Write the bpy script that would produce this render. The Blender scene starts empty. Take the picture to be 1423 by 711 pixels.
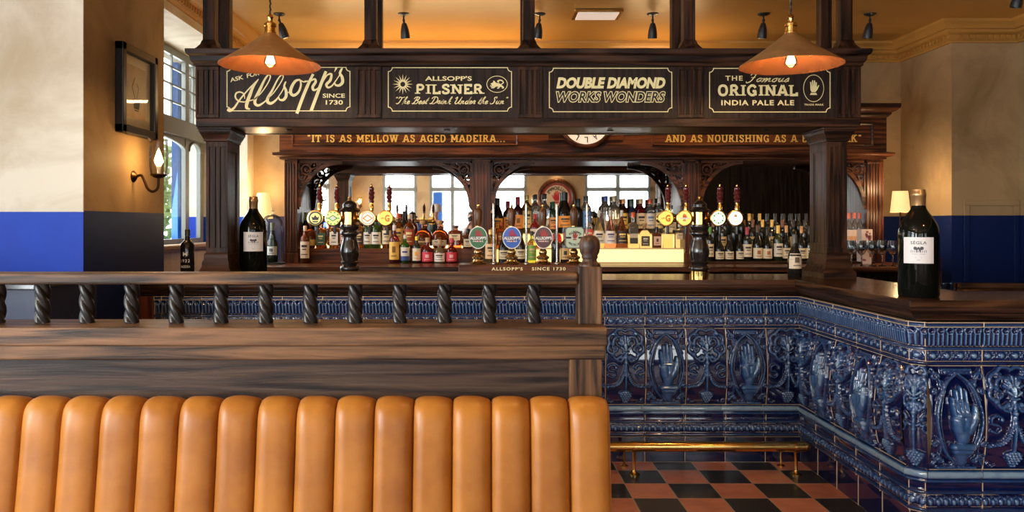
import bpy, bmesh, math, random
import numpy as np
from mathutils import Vector, Matrix
random.seed(7); np.random.seed(7)
SC = bpy.context.scene
COL = SC.collection
PI = math.pi
F, VX, VY, EYE = 1098.0, 667.0, 311.0, 1.465      # focal length in pixels of the 1423 wide frame, vanishing point, eye height

# ------------------------------------------------------------------ camera, world, lights
cam = bpy.data.cameras.new('camera'); camo = bpy.data.objects.new('camera', cam); COL.objects.link(camo)
camo.location = (0, 0, EYE); camo.rotation_euler = (PI/2, 0, 0)
cam.sensor_width = 36; cam.lens = 36*F/1423
cam.shift_x = (711.5-VX)/1423; cam.shift_y = (VY-355.5)/1423
cam.clip_start = .05
cam.dof.use_dof = True; cam.dof.focus_distance = 5.6; cam.dof.aperture_fstop = 6.3
SC.camera = camo
SC.view_settings.view_transform = 'Standard'; SC.view_settings.look = 'None'
SC.view_settings.gamma = 1; SC.view_settings.use_curve_mapping = False
SC.view_settings.exposure = 0.22
SC.cycles.max_bounces = 10; SC.cycles.glossy_bounces = 5; SC.cycles.transmission_bounces = 8; SC.cycles.transparent_max_bounces = 16
SC.cycles.caustics_reflective = False; SC.cycles.caustics_refractive = False
SC.cycles.sample_clamp_indirect = 4

W = bpy.data.worlds.new('sky'); SC.world = W; W.use_nodes = True
wn = W.node_tree; bg = wn.nodes['Background']
bg.inputs['Color'].default_value = (.90, .95, 1, 1); bg.inputs['Strength'].default_value = 3.2

DAY = (.93, .96, 1.0); WARM = (1.0, .66, .32); AMBER = (1.0, .58, .22)
def area(name, loc, target, sx, sy, power, col):
    l = bpy.data.lights.new(name, 'AREA'); l.shape = 'RECTANGLE'; l.size = sx; l.size_y = sy; l.energy = power; l.color = col
    o = bpy.data.objects.new(name, l); COL.objects.link(o); o.location = loc
    o.rotation_euler = (Vector(target)-Vector(loc)).to_track_quat('-Z', 'Y').to_euler()
    return o
def point(name, loc, power, col, r=.03):
    l = bpy.data.lights.new(name, 'POINT'); l.energy = power; l.color = col; l.shadow_soft_size = r
    o = bpy.data.objects.new(name, l); COL.objects.link(o); o.location = loc; return o
def spot(name, loc, target, power, col, ang=60, blend=.6, r=.03):
    l = bpy.data.lights.new(name, 'SPOT'); l.energy = power; l.color = col; l.spot_size = math.radians(ang); l.spot_blend = blend; l.shadow_soft_size = r
    o = bpy.data.objects.new(name, l); COL.objects.link(o); o.location = loc
    o.rotation_euler = (Vector(target)-Vector(loc)).to_track_quat('-Z', 'Y').to_euler(); return o
# daylight that comes in by the street windows behind the camera, on the left, and by the bay window beside the bar
FRONT_WIN = [(-2.36, -1.54, .85, 2.78), (-1.22, -.12, .30, 2.78), (.34, 1.13, .85, 2.78), (2.55, 4.15, .85, 2.78)]
for (x0, x1, z0, z1), pw_ in zip(FRONT_WIN, (16, 15, 20, 11)):      # watts per square metre: rightmost window set weak to keep that side dark
    area('daylight_front', ((x0+x1)/2, -4.62, (z0+z1)/2), ((x0+x1)/2, 0, (z0+z1)/2-.4), x1-x0, z1-z0, pw_*(x1-x0)*(z1-z0), DAY)
LEFT_WIN = [(-3.2, -1.4, .85, 2.78), (-.4, 1.4, .85, 2.78), (2.0, 3.7, .85, 2.78)]
for (y0, y1, z0, z1), pw_ in zip(LEFT_WIN, (76, 74, 8)):
    area('daylight_left', (-3.52, (y0+y1)/2, (z0+z1)/2), (0, (y0+y1)/2, (z0+z1)/2-.3), y1-y0, z1-z0, pw_*(y1-y0)*(z1-z0), DAY)
area('daylight_bay', (-2.66, 6.3, 2.1), (0, 6.4, 1.7), 1.6, 1.5, 40, DAY)
# unseen warm strip added above the back bar to wash the ceiling
area('ceiling_wash', (.3, 7.14, 2.57), (.3, 6.7, 3.14), 3.4, .05, 27, WARM)

# ------------------------------------------------------------------ materials
def M(name): 
    m = bpy.data.materials.new(name); m.use_nodes = True
    return m, m.node_tree, m.node_tree.nodes['Principled BSDF']
def c4(c): return (c[0], c[1], c[2], 1)
def plain(name, col, rough=.5, metal=0, emit=0, ecol=None, coat=0, spec=.5):
    m, nt, b = M(name)
    b.inputs['Base Color'].default_value = c4(col); b.inputs['Roughness'].default_value = rough; b.inputs['Metallic'].default_value = metal
    b.inputs['Coat Weight'].default_value = coat; b.inputs['Specular IOR Level'].default_value = spec
    if emit: b.inputs['Emission Color'].default_value = c4(ecol or col); b.inputs['Emission Strength'].default_value = emit
    # faint procedural wear in the gloss
    n = nt.nodes.new('ShaderNodeTexNoise'); n.inputs['Scale'].default_value = 18
    r = nt.nodes.new('ShaderNodeMapRange'); r.inputs[3].default_value = max(.02, rough*.8); r.inputs[4].default_value = min(1, rough*1.2)
    tc = nt.nodes.new('ShaderNodeTexCoord')
    nt.links.new(tc.outputs['Object'], n.inputs['Vector']); nt.links.new(n.outputs['Fac'], r.inputs[0]); nt.links.new(r.outputs[0], b.inputs['Roughness'])
    return m
def noise_mat(name, c1, c2, scale=(1, 1, 1), nscale=6, rough=(.3, .5), bump=.1, detail=6, c3=None, coat=0, lo=.3, hi=.7, distort=0):
    m, nt, b = M(name)
    tc = nt.nodes.new('ShaderNodeTexCoord'); mp = nt.nodes.new('ShaderNodeMapping'); mp.inputs['Scale'].default_value = scale
    n = nt.nodes.new('ShaderNodeTexNoise'); n.inputs['Scale'].default_value = nscale; n.inputs['Detail'].default_value = detail; n.inputs['Roughness'].default_value = .62
    n.inputs['Distortion'].default_value = distort
    cr = nt.nodes.new('ShaderNodeValToRGB'); e = cr.color_ramp.elements
    e[0].position = lo; e[0].color = c4(c1); e[1].position = hi; e[1].color = c4(c2)
    if c3: x = e.new((lo+hi)/2); x.color = c4(c3)
    mr = nt.nodes.new('ShaderNodeMapRange'); mr.inputs[3].default_value = rough[0]; mr.inputs[4].default_value = rough[1]
    bp = nt.nodes.new('ShaderNodeBump'); bp.inputs['Strength'].default_value = bump; bp.inputs['Distance'].default_value = .01
    L = nt.links
    L.new(tc.outputs['Object'], mp.inputs['Vector']); L.new(mp.outputs[0], n.inputs['Vector']); L.new(n.outputs['Fac'], cr.inputs[0])
    L.new(cr.outputs[0], b.inputs['Base Color']); L.new(n.outputs['Fac'], mr.inputs[0]); L.new(mr.outputs[0], b.inputs['Roughness'])
    L.new(n.outputs['Fac'], bp.inputs['Height']); L.new(bp.outputs[0], b.inputs['Normal'])
    b.inputs['Coat Weight'].default_value = coat
    return m
def wood(name, dark, light, axis='x', rough=(.3, .5), fine=1.0, bump=.25, rings=.5):
    m, nt, b = M(name); L = nt.links; N = nt.nodes.new
    tc = N('ShaderNodeTexCoord'); mp = N('ShaderNodeMapping')
    s = [38*fine]*3; s['xyz'.index(axis)] = 1.7*fine; mp.inputs['Scale'].default_value = s
    n1 = N('ShaderNodeTexNoise'); n1.inputs['Scale'].default_value = 1.3; n1.inputs['Detail'].default_value = 8; n1.inputs['Roughness'].default_value = .7; n1.inputs['Distortion'].default_value = .8
    mp2 = N('ShaderNodeMapping'); s2 = [7*fine]*3; s2['xyz'.index(axis)] = .5*fine; mp2.inputs['Scale'].default_value = s2
    n2 = N('ShaderNodeTexNoise'); n2.inputs['Scale'].default_value = 1.1; n2.inputs['Detail'].default_value = 3
    ml = N('ShaderNodeMath'); ml.operation = 'MULTIPLY'; ml.inputs[1].default_value = 42
    sn = N('ShaderNodeMath'); sn.operation = 'SINE'
    mr = N('ShaderNodeMapRange'); mr.inputs[1].default_value = -1; mr.inputs[2].default_value = 1
    mx = N('ShaderNodeMix'); mx.inputs[0].default_value = rings
    cr = N('ShaderNodeValToRGB'); e = cr.color_ramp.elements
    e[0].position = .18; e[0].color = c4(dark); e[1].position = .85; e[1].color = c4(light)
    rr = N('ShaderNodeMapRange'); rr.inputs[3].default_value = rough[1]; rr.inputs[4].default_value = rough[0]
    bp = N('ShaderNodeBump'); bp.inputs['Strength'].default_value = bump; bp.inputs['Distance'].default_value = .004
    L.new(tc.outputs['Object'], mp.inputs['Vector']); L.new(tc.outputs['Object'], mp2.inputs['Vector'])
    L.new(mp.outputs[0], n1.inputs['Vector']); L.new(mp2.outputs[0], n2.inputs['Vector'])
    L.new(n2.outputs['Fac'], ml.inputs[0]); L.new(ml.outputs[0], sn.inputs[0]); L.new(sn.outputs[0], mr.inputs[0])
    st = N('ShaderNodeMapRange'); st.inputs[1].default_value = .3; st.inputs[2].default_value = .7; L.new(n1.outputs['Fac'], st.inputs[0])
    L.new(st.outputs[0], mx.inputs[2]); L.new(mr.outputs[0], mx.inputs[3])
    L.new(mx.outputs[0], cr.inputs[0]); L.new(cr.outputs[0], b.inputs['Base Color'])
    b.inputs['Specular IOR Level'].default_value = .3
    L.new(n1.outputs['Fac'], rr.inputs[0]); L.new(rr.outputs[0], b.inputs['Roughness'])
    L.new(n1.outputs['Fac'], bp.inputs['Height']); L.new(bp.outputs[0], b.inputs['Normal'])
    return m
def thin_glass(name, tint=(1, 1, 1), refl=.12, gain=.85):
    m = bpy.data.materials.new(name); m.use_nodes = True; nt = m.node_tree; nt.nodes.clear(); N = nt.nodes.new
    o = N('ShaderNodeOutputMaterial'); mx = N('ShaderNodeMixShader'); t = N('ShaderNodeBsdfTransparent'); g = N('ShaderNodeBsdfGlossy')
    t.inputs[0].default_value = c4(tint); g.inputs['Roughness'].default_value = .03
    fr = N('ShaderNodeLayerWeight'); fr.inputs[0].default_value = refl
    ad = N('ShaderNodeMath'); ad.operation = 'MULTIPLY_ADD'; ad.inputs[1].default_value = gain; ad.inputs[2].default_value = .02
    L = nt.links; L.new(fr.outputs['Fresnel'], ad.inputs[0]); L.new(ad.outputs[0], mx.inputs[0]); L.new(t.outputs[0], mx.inputs[1]); L.new(g.outputs[0], mx.inputs[2]); L.new(mx.outputs[0], o.inputs[0])
    return m
GL = {}
def glass(col, trans=.9, rough=.06):
    k = (col, trans)
    if k not in GL:
        m, nt, b = M('bottle_glass')
        b.inputs['Base Color'].default_value = c4(col); b.inputs['Transmission Weight'].default_value = trans
        b.inputs['Roughness'].default_value = rough; b.inputs['IOR'].default_value = 1.36
        b.inputs['Coat Weight'].default_value = .4; b.inputs['Coat Roughness'].default_value = .03
        GL[k] = m
    return GL[k]
PL = {}
def paint(col, rough=.5, metal=0):
    k = (tuple(col), rough, metal)
    if k not in PL: PL[k] = plain('paint', col, rough, metal)
    return PL[k]

def wall_paint(name, lo_col, hi_col, blue, blue2, zsplit):
    m, nt, b = M(name); L = nt.links; N = nt.nodes.new
    tc = N('ShaderNodeTexCoord'); sp = N('ShaderNodeSeparateXYZ'); gt = N('ShaderNodeMath'); gt.operation = 'GREATER_THAN'; gt.inputs[1].default_value = zsplit
    n = N('ShaderNodeTexNoise'); n.inputs['Scale'].default_value = 1.5; n.inputs['Detail'].default_value = 7; n.inputs['Roughness'].default_value = .6; n.inputs['Distortion'].default_value = .7
    n2 = N('ShaderNodeTexNoise'); n2.inputs['Scale'].default_value = 60; n2.inputs['Detail'].default_value = 4
    cr = N('ShaderNodeValToRGB'); e = cr.color_ramp.elements; e[0].position = .28; e[0].color = c4(lo_col); e[1].position = .56; e[1].color = c4(hi_col)
    cb = N('ShaderNodeValToRGB'); e = cb.color_ramp.elements; e[0].position = .3; e[0].color = c4(blue); e[1].position = .7; e[1].color = c4(blue2)
    mx = N('ShaderNodeMix'); mx.data_type = 'RGBA'
    rr = N('ShaderNodeMix'); rr.inputs[2].default_value = .45; rr.inputs[3].default_value = .6
    bp = N('ShaderNodeBump'); bp.inputs['Strength'].default_value = .12; bp.inputs['Distance'].default_value = .01
    L.new(tc.outputs['Object'], sp.inputs[0]); L.new(sp.outputs['Z'], gt.inputs[0]); L.new(tc.outputs['Object'], n.inputs['Vector']); L.new(tc.outputs['Object'], n2.inputs['Vector'])
    L.new(n.outputs['Fac'], cr.inputs[0]); L.new(n.outputs['Fac'], cb.inputs[0]); L.new(gt.outputs[0], mx.inputs[0])
    L.new(cb.outputs[0], mx.inputs[6]); L.new(cr.outputs[0], mx.inputs[7]); L.new(mx.outputs[2], b.inputs['Base Color'])
    b.inputs['Specular IOR Level'].default_value = .2
    L.new(gt.outputs[0], rr.inputs[0]); L.new(rr.outputs[0], b.inputs['Roughness'])
    ad = N('ShaderNodeMath'); ad.operation = 'MULTIPLY_ADD'; ad.inputs[1].default_value = .15
    L.new(n2.outputs['Fac'], ad.inputs[0]); L.new(n.outputs['Fac'], ad.inputs[2]); L.new(ad.outputs[0], bp.inputs['Height']); L.new(bp.outputs[0], b.inputs['Normal'])
    return m
def floor_mat():
    m, nt, b = M('red_and_black_quarry_tiles'); L = nt.links; N = nt.nodes.new
    tc = N('ShaderNodeTexCoord'); sp = N('ShaderNodeSeparateXYZ'); L.new(tc.outputs['Object'], sp.inputs[0])
    def ax(out, off):
        a = N('ShaderNodeMath'); a.operation = 'SUBTRACT'; a.inputs[1].default_value = off; L.new(sp.outputs[out], a.inputs[0])
        d = N('ShaderNodeMath'); d.operation = 'DIVIDE'; d.inputs[1].default_value = .241; L.new(a.outputs[0], d.inputs[0])
        fl = N('ShaderNodeMath'); fl.operation = 'FLOOR'; L.new(d.outputs[0], fl.inputs[0])
        fr = N('ShaderNodeMath'); fr.operation = 'SUBTRACT'; L.new(d.outputs[0], fr.inputs[0]); L.new(fl.outputs[0], fr.inputs[1])
        h = N('ShaderNodeMath'); h.operation = 'SUBTRACT'; h.inputs[1].default_value = .5; L.new(fr.outputs[0], h.inputs[0])
        ab = N('ShaderNodeMath'); ab.operation = 'ABSOLUTE'; L.new(h.outputs[0], ab.inputs[0])
        return fl, ab
    fx, axx = ax('X', .8165-24.1); fy, ayy = ax('Y', 4.463-24.1)
    sm = N('ShaderNodeMath'); sm.operation = 'ADD'; L.new(fx.outputs[0], sm.inputs[0]); L.new(fy.outputs[0], sm.inputs[1])
    md = N('ShaderNodeMath'); md.operation = 'MODULO'; md.inputs[1].default_value = 2; L.new(sm.outputs[0], md.inputs[0])
    mxm = N('ShaderNodeMath'); mxm.operation = 'MAXIMUM'; L.new(axx.outputs[0], mxm.inputs[0]); L.new(ayy.outputs[0], mxm.inputs[1])
    gr = N('ShaderNodeMath'); gr.operation = 'GREATER_THAN'; gr.inputs[1].default_value = .488; L.new(mxm.outputs[0], gr.inputs[0])
    cv = N('ShaderNodeCombineXYZ'); L.new(fx.outputs[0], cv.inputs[0]); L.new(fy.outputs[0], cv.inputs[1])
    wn_ = N('ShaderNodeTexWhiteNoise'); L.new(cv.outputs[0], wn_.inputs[0])
    n = N('ShaderNodeTexNoise'); n.inputs['Scale'].default_value = 9; n.inputs['Detail'].default_value = 6; L.new(tc.outputs['Object'], n.inputs['Vector'])
    ad = N('ShaderNodeMath'); ad.operation = 'MULTIPLY_ADD'; ad.inputs[1].default_value = .45; L.new(wn_.outputs['Value'], ad.inputs[0]); L.new(n.outputs['Fac'], ad.inputs[2])
    red = N('ShaderNodeValToRGB'); e = red.color_ramp.elements; e[0].position = .35; e[0].color = (.44, .13, .07, 1); e[1].position = 1; e[1].color = (.74, .30, .18, 1); L.new(ad.outputs[0], red.inputs[0])
    blk = N('ShaderNodeValToRGB'); e = blk.color_ramp.elements; e[0].position = .35; e[0].color = (.012, .012, .013, 1); e[1].position = 1; e[1].color = (.03, .029, .03, 1); L.new(ad.outputs[0], blk.inputs[0])
    m1 = N('ShaderNodeMix'); m1.data_type = 'RGBA'; L.new(md.outputs[0], m1.inputs[0]); L.new(blk.outputs[0], m1.inputs[6]); L.new(red.outputs[0], m1.inputs[7])
    m2 = N('ShaderNodeMix'); m2.data_type = 'RGBA'; m2.inputs[7].default_value = (.42, .36, .3, 1); L.new(gr.outputs[0], m2.inputs[0]); L.new(m1.outputs[2], m2.inputs[6])
    L.new(m2.outputs[2], b.inputs['Base Color'])
    rr = N('ShaderNodeMapRange'); rr.inputs[3].default_value = .22; rr.inputs[4].default_value = .42; L.new(n.outputs['Fac'], rr.inputs[0]); L.new(rr.outputs[0], b.inputs['Roughness'])
    bp = N('ShaderNodeBump'); bp.inputs['Strength'].default_value = .5; bp.inputs['Distance'].default_value = .003; bp.invert = True
    L.new(gr.outputs[0], bp.inputs['Height']); L.new(bp.outputs[0], b.inputs['Normal'])
    return m
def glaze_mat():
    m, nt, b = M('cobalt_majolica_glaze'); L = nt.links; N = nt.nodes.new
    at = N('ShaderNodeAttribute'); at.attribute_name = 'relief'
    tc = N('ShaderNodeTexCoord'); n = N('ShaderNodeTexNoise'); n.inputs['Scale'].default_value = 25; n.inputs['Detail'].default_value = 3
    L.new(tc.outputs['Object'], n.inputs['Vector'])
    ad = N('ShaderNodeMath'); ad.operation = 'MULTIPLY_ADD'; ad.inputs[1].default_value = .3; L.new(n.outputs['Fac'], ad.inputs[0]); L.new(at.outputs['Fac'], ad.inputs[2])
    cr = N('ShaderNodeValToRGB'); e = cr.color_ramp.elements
    e[0].position = .11; e[0].color = (.0024, .0065, .056, 1); e[1].position = .98; e[1].color = (.24, .38, .52, 1)  # glaze pools dark in hollows; palest stop puts highlights into the colour
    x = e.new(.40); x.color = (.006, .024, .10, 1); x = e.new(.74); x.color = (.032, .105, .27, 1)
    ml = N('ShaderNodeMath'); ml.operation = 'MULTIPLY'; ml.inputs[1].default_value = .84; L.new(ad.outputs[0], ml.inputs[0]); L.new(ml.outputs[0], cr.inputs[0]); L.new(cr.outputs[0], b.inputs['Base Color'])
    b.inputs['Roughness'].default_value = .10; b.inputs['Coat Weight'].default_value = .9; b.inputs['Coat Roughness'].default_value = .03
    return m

MAT = {}
def low_spec(keys, v):
    for k in keys: MAT[k].node_tree.nodes['Principled BSDF'].inputs['Specular IOR Level'].default_value = v
MAT['oak_x'] = wood('dark_oak', (.008, .004, .003), (.072, .030, .016), 'x')
MAT['oak_y'] = wood('dark_oak', (.008, .004, .003), (.072, .030, .016), 'y')
MAT['oak_z'] = wood('dark_oak', (.008, .004, .003), (.072, .030, .016), 'z')
MAT['board_z'] = wood('sign_oak', (.012, .008, .007), (.045, .025, .018), 'z', fine=1.4, rings=.3)
low_spec(('oak_x', 'oak_y', 'oak_z', 'board_z'), .16)
MAT['mah_x'] = wood('red_mahogany', (.016, .005, .003), (.15, .045, .016), 'x', rough=(.22, .4))
MAT['mah_z'] = wood('red_mahogany', (.016, .005, .003), (.15, .045, .016), 'z', rough=(.22, .4))
MAT['worn_x'] = wood('worn_elm', (.012, .007, .005), (.22, .108, .047), 'x', rough=(.35, .55), bump=.5, rings=.45)
MAT['worn_z'] = wood('worn_elm', (.012, .007, .005), (.22, .108, .047), 'z', rough=(.35, .55), bump=.5, rings=.45)
MAT['counter_y'] = wood('polished_counter', (.018, .008, .005), (.10, .045, .02), 'y', rough=(.12, .25), bump=.1)
MAT['counter'] = wood('polished_counter', (.018, .008, .005), (.10, .045, .02), 'x', rough=(.12, .25), bump=.1)
MAT['black_wood'] = plain('ebonised_wood', (.016, .012, .011), .22, coat=.4)
MAT['handle_wood'] = wood('turned_walnut', (.06, .022, .01), (.2, .085, .035), 'z', fine=3, rough=(.15, .3))
MAT['red_wood'] = plain('oxblood_lacquer', (.09, .012, .014), .2, coat=.5)
MAT['twist'] = plain('bronzed_twist', (.028, .024, .022), .3, metal=.35)
MAT['brass'] = noise_mat('polished_brass', (.62, .36, .09), (.85, .56, .2), nscale=8, rough=(.08, .22), bump=.02)
MAT['copper'] = noise_mat('aged_copper', (.42, .21, .08), (.74, .46, .21), nscale=4, rough=(.28, .46), bump=.05, c3=(.60, .34, .14))
for _k in ('brass', 'copper'): MAT[_k].node_tree.nodes['Principled BSDF'].inputs['Metallic'].default_value = 1 if _k == 'brass' else .7
MAT['chrome'] = plain('brushed_nickel', (.5, .48, .45), .25, metal=1)
MAT['bronze'] = plain('dark_bronze', (.10, .05, .025), .3, metal=1)
MAT['iron'] = plain('black_iron', (.012, .013, .015), .35)
MAT['leather'] = noise_mat('tan_leather', (.25, .080, .014), (.50, .20, .032), nscale=3.2, rough=(.28, .42), bump=.08, detail=9, lo=.25, hi=.68)
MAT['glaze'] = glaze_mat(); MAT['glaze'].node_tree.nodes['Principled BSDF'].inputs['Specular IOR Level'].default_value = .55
MAT['leather'].node_tree.nodes['Principled BSDF'].inputs['Specular IOR Level'].default_value = .32
MAT['grout'] = plain('cream_grout', (.74, .56, .36), .6)
MAT['floor'] = floor_mat()
MAT['plaster'] = wall_paint('limewashed_plaster', (.27, .17, .075), (.47, .32, .165), (.004, .013, .075), (.007, .020, .11), 1.536)  # darker blue dado than on the pier front: shade put into the colour
MAT['cream'] = wall_paint('limewashed_cream_lit_pier', (.50, .40, .26), (.80, .73, .60), (.004, .04, .40), (.006, .055, .52), 1.530)
MAT['ceil'] = noise_mat('ochre_gloss_ceiling', (.46, .23, .05), (.54, .28, .065), nscale=3, rough=(.3, .42), bump=.03)
MAT['cornice'] = plain('ochre_cornice', (.50, .25, .055), .35)
MAT['win_frame'] = plain('grey_window_paint', (.16, .17, .15), .4)
MAT['blue_frame'] = plain('bright_blue_paint', (.02, .14, .55), .4)
MAT['pane'] = thin_glass('window_glass', (.97, .99, .98), .06, .3)
MAT['clear'] = thin_glass('clear_glass', (.96, .97, .96), .25)
MAT['crystal'] = plain('crystal_glass', (1, 1, 1), .02)
_b = MAT['crystal'].node_tree.nodes['Principled BSDF']; _b.inputs['Transmission Weight'].default_value = 1; _b.inputs['IOR'].default_value = 1.45
MAT['gold'] = plain('gilt_lettering', (.97, .83, .42), .42)
MAT['gilt'] = plain('bright_gilding', (.95, .62, .16), .32, metal=.5)
MAT['mirror'] = plain('old_mirror', (.82, .80, .76), .015, metal=1)
MAT['panelwood'] = _pw = wood('panelling', (.003, .002, .0015), (.014, .008, .005), 'z', rough=(.6, .8))
_pw.node_tree.nodes['Principled BSDF'].inputs['Specular IOR Level'].default_value = .0
MAT['lining'] = noise_mat('polished_copper', (.66, .22, .09), (.80, .32, .14), nscale=2, rough=(.2, .34), bump=.03)
MAT['lining'].node_tree.nodes['Principled BSDF'].inputs['Metallic'].default_value = .75
MAT['white'] = plain('white_enamel', (.85, .83, .78), .4)
MAT['ink'] = plain('black_ink', (.012, .012, .014), .5)
MAT['bulb'] = plain('glowing_filament', (1, .75, .4), .3, emit=22, ecol=(1, .62, .25))
MAT['shade'] = plain('lit_lamp_shade', (.85, .66, .36), .8, emit=.75, ecol=(1, .66, .24))
MAT['lightbox'] = plain('backlit_opal_panel', (.9, .8, .55), .5, emit=1.1, ecol=(1, .70, .26))

# ------------------------------------------------------------------ mesh builder
def catmull(pts, n=6, closed=False):
    pts = [Vector(p) for p in pts]; out = []; N = len(pts)
    if N < 3: return pts
    rng = range(N if closed else N-1)
    for i in rng:
        p0 = pts[(i-1) % N] if closed or i > 0 else pts[0]*2-pts[1]
        p1 = pts[i]; p2 = pts[(i+1) % N]
        p3 = pts[(i+2) % N] if closed or i+2 < N else p2*2-p1
        for k in range(n):
            t = k/n
            out.append(.5*((2*p1)+(p2-p0)*t+(2*p0-5*p1+4*p2-p3)*t*t+(3*p1-p0-3*p2+p3)*t*t*t))
    if not closed: out.append(pts[-1])
    return out
_TXT = {}
def text_data(s, bold=0, spacing=1.0, outline=0):
    k = (s, bold, spacing, outline)
    if k in _TXT: return _TXT[k]
    c = bpy.data.curves.new('t', 'FONT'); c.body = s; c.size = 1; c.offset = bold; c.space_character = spacing; c.resolution_u = 3
    if outline: c.fill_mode = 'NONE'; c.bevel_depth = outline; c.bevel_resolution = 0
    o = bpy.data.objects.new('t', c); COL.objects.link(o)
    dg = bpy.context.evaluated_depsgraph_get(); dg.update()
    me = bpy.data.meshes.new_from_object(o.evaluated_get(dg))
    vs = [tuple(v.co) for v in me.vertices]; fs = [tuple(p.vertices) for p in me.polygons]
    bpy.data.objects.remove(o); bpy.data.curves.remove(c); bpy.data.meshes.remove(me)
    _TXT[k] = (vs, fs); return _TXT[k]
class MB:
    def __init__(s): s.v = []; s.f = []; s.k = 0
    def add(s, vs, fs):
        o = len(s.v); s.v += [tuple(v) for v in vs]; s.f += [tuple(i+o for i in f) for f in fs]; return s
    def box(s, x0, x1, y0, y1, z0, z1):
        return s.add([(x0,y0,z0),(x1,y0,z0),(x1,y1,z0),(x0,y1,z0),(x0,y0,z1),(x1,y0,z1),(x1,y1,z1),(x0,y1,z1)],
                     [(0,3,2,1),(4,5,6,7),(0,1,5,4),(1,2,6,5),(2,3,7,6),(3,0,4,7)])
    def lathe(s, prof, c=(0,0,0), n=24, a0=0, a1=2*PI, sq=0, axis=None, flat=(1, 1), caps=True):
        full = abs(a1-a0-2*PI) < 1e-6; m = n if full else n+1; vs = []
        for r, z in prof:
            for i in range(m):
                a = a0+(a1-a0)*i/n; cx, sx = math.cos(a), math.sin(a)
                k = 1.0
                if sq: k = 1/((abs(cx)**sq+abs(sx)**sq)**(1/sq))
                vs.append(Vector((r*k*cx*flat[0], r*k*sx*flat[1], z)))
        if axis is not None:
            q = Vector(axis).to_track_quat('Z', 'Y'); vs = [q @ v for v in vs]
        vs = [v+Vector(c) for v in vs]; fs = []
        for j in range(len(prof)-1):
            for i in range(n):
                i2 = (i+1) % m
                fs.append((j*m+i, j*m+i2, (j+1)*m+i2, (j+1)*m+i))
        if full and caps:
            if prof[0][0] > 1e-6: fs.append(tuple(range(m))[::-1])
            if prof[-1][0] > 1e-6: fs.append(tuple((len(prof)-1)*m+i for i in range(m)))
        return s.add(vs, fs)
    def tube(s, pts, r, n=8, caps=True, closed=False):
        pts = [Vector(p) for p in pts]; N = len(pts)
        rs = r if isinstance(r, (list, tuple)) else [r]*N
        if len(rs) != N: rs = [rs[0]+(rs[-1]-rs[0])*i/(N-1) for i in range(N)] if len(rs) == 2 else [rs[min(len(rs)-1, int(i*len(rs)/N))] for i in range(N)]
        vs = []; up = None
        for i in range(N):
            a = pts[(i-1) % N] if closed or i > 0 else pts[i]; b = pts[(i+1) % N] if closed or i < N-1 else pts[i]
            t = (b-a)
            t = t.normalized() if t.length > 1e-9 else Vector((0,0,1))
            if up is None:
                up = Vector((0,0,1)) if abs(t.z) < .9 else Vector((1,0,0))
            up = (up-t*up.dot(t)); up = up.normalized() if up.length > 1e-6 else t.orthogonal().normalized()
            sd = t.cross(up)
            for k in range(n):
                an = 2*PI*k/n; vs.append(pts[i]+(up*math.cos(an)+sd*math.sin(an))*rs[i])
        fs = []
        for i in range(N if closed else N-1):
            i2 = (i+1) % N
            for k in range(n):
                k2 = (k+1) % n; fs.append((i*n+k, i*n+k2, i2*n+k2, i2*n+k))
        if caps and not closed: fs.append(tuple(range(n))[::-1]); fs.append(tuple((N-1)*n+k for k in range(n)))
        return s.add(vs, fs)
    def sphere(s, c, r, n=16, m=10):
        rr = r if isinstance(r, (tuple, list)) else (r, r, r); vs = [(c[0], c[1], c[2]-rr[2])]
        for j in range(1, m):
            p = PI*j/m
            for i in range(n):
                a = 2*PI*i/n; vs.append((c[0]+rr[0]*math.sin(p)*math.cos(a), c[1]+rr[1]*math.sin(p)*math.sin(a), c[2]-rr[2]*math.cos(p)))
        vs.append((c[0], c[1], c[2]+rr[2])); fs = [(0, 1+(i+1) % n, 1+i) for i in range(n)]
        for j in range(m-2):
            for i in range(n):
                i2 = (i+1) % n; fs.append((1+j*n+i, 1+j*n+i2, 1+(j+1)*n+i2, 1+(j+1)*n+i))
        l = len(vs)-1; b = 1+(m-2)*n
        fs += [(l, b+i, b+(i+1) % n) for i in range(n)]
        return s.add(vs, fs)
    # flat work on a plane: O origin, u right, v up, lift along n = u x v
    def _pl(s, pts, O, u, v, lift):
        O, u, v = Vector(O), Vector(u), Vector(v); n = u.cross(v).normalized(); s.k += 1; lift += (s.k % 16)*5e-5   # strokes that cross never share a plane
        return [O+u*p[0]+v*p[1]+n*(lift+(p[2] if len(p) > 2 else 0)) for p in pts]
    def poly(s, pts, O, u, v, lift=.001, depth=0):
        vs = s._pl(pts, O, u, v, lift)
        N = len(vs)
        if not depth: return s.add(vs, [tuple(range(N))])
        vb = s._pl(pts, O, u, v, lift-depth)
        return s.add(vs+vb, [tuple(range(N)), tuple(range(N, 2*N))[::-1]]+[(i, i+N, (i+1) % N+N, (i+1) % N) for i in range(N)])
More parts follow.
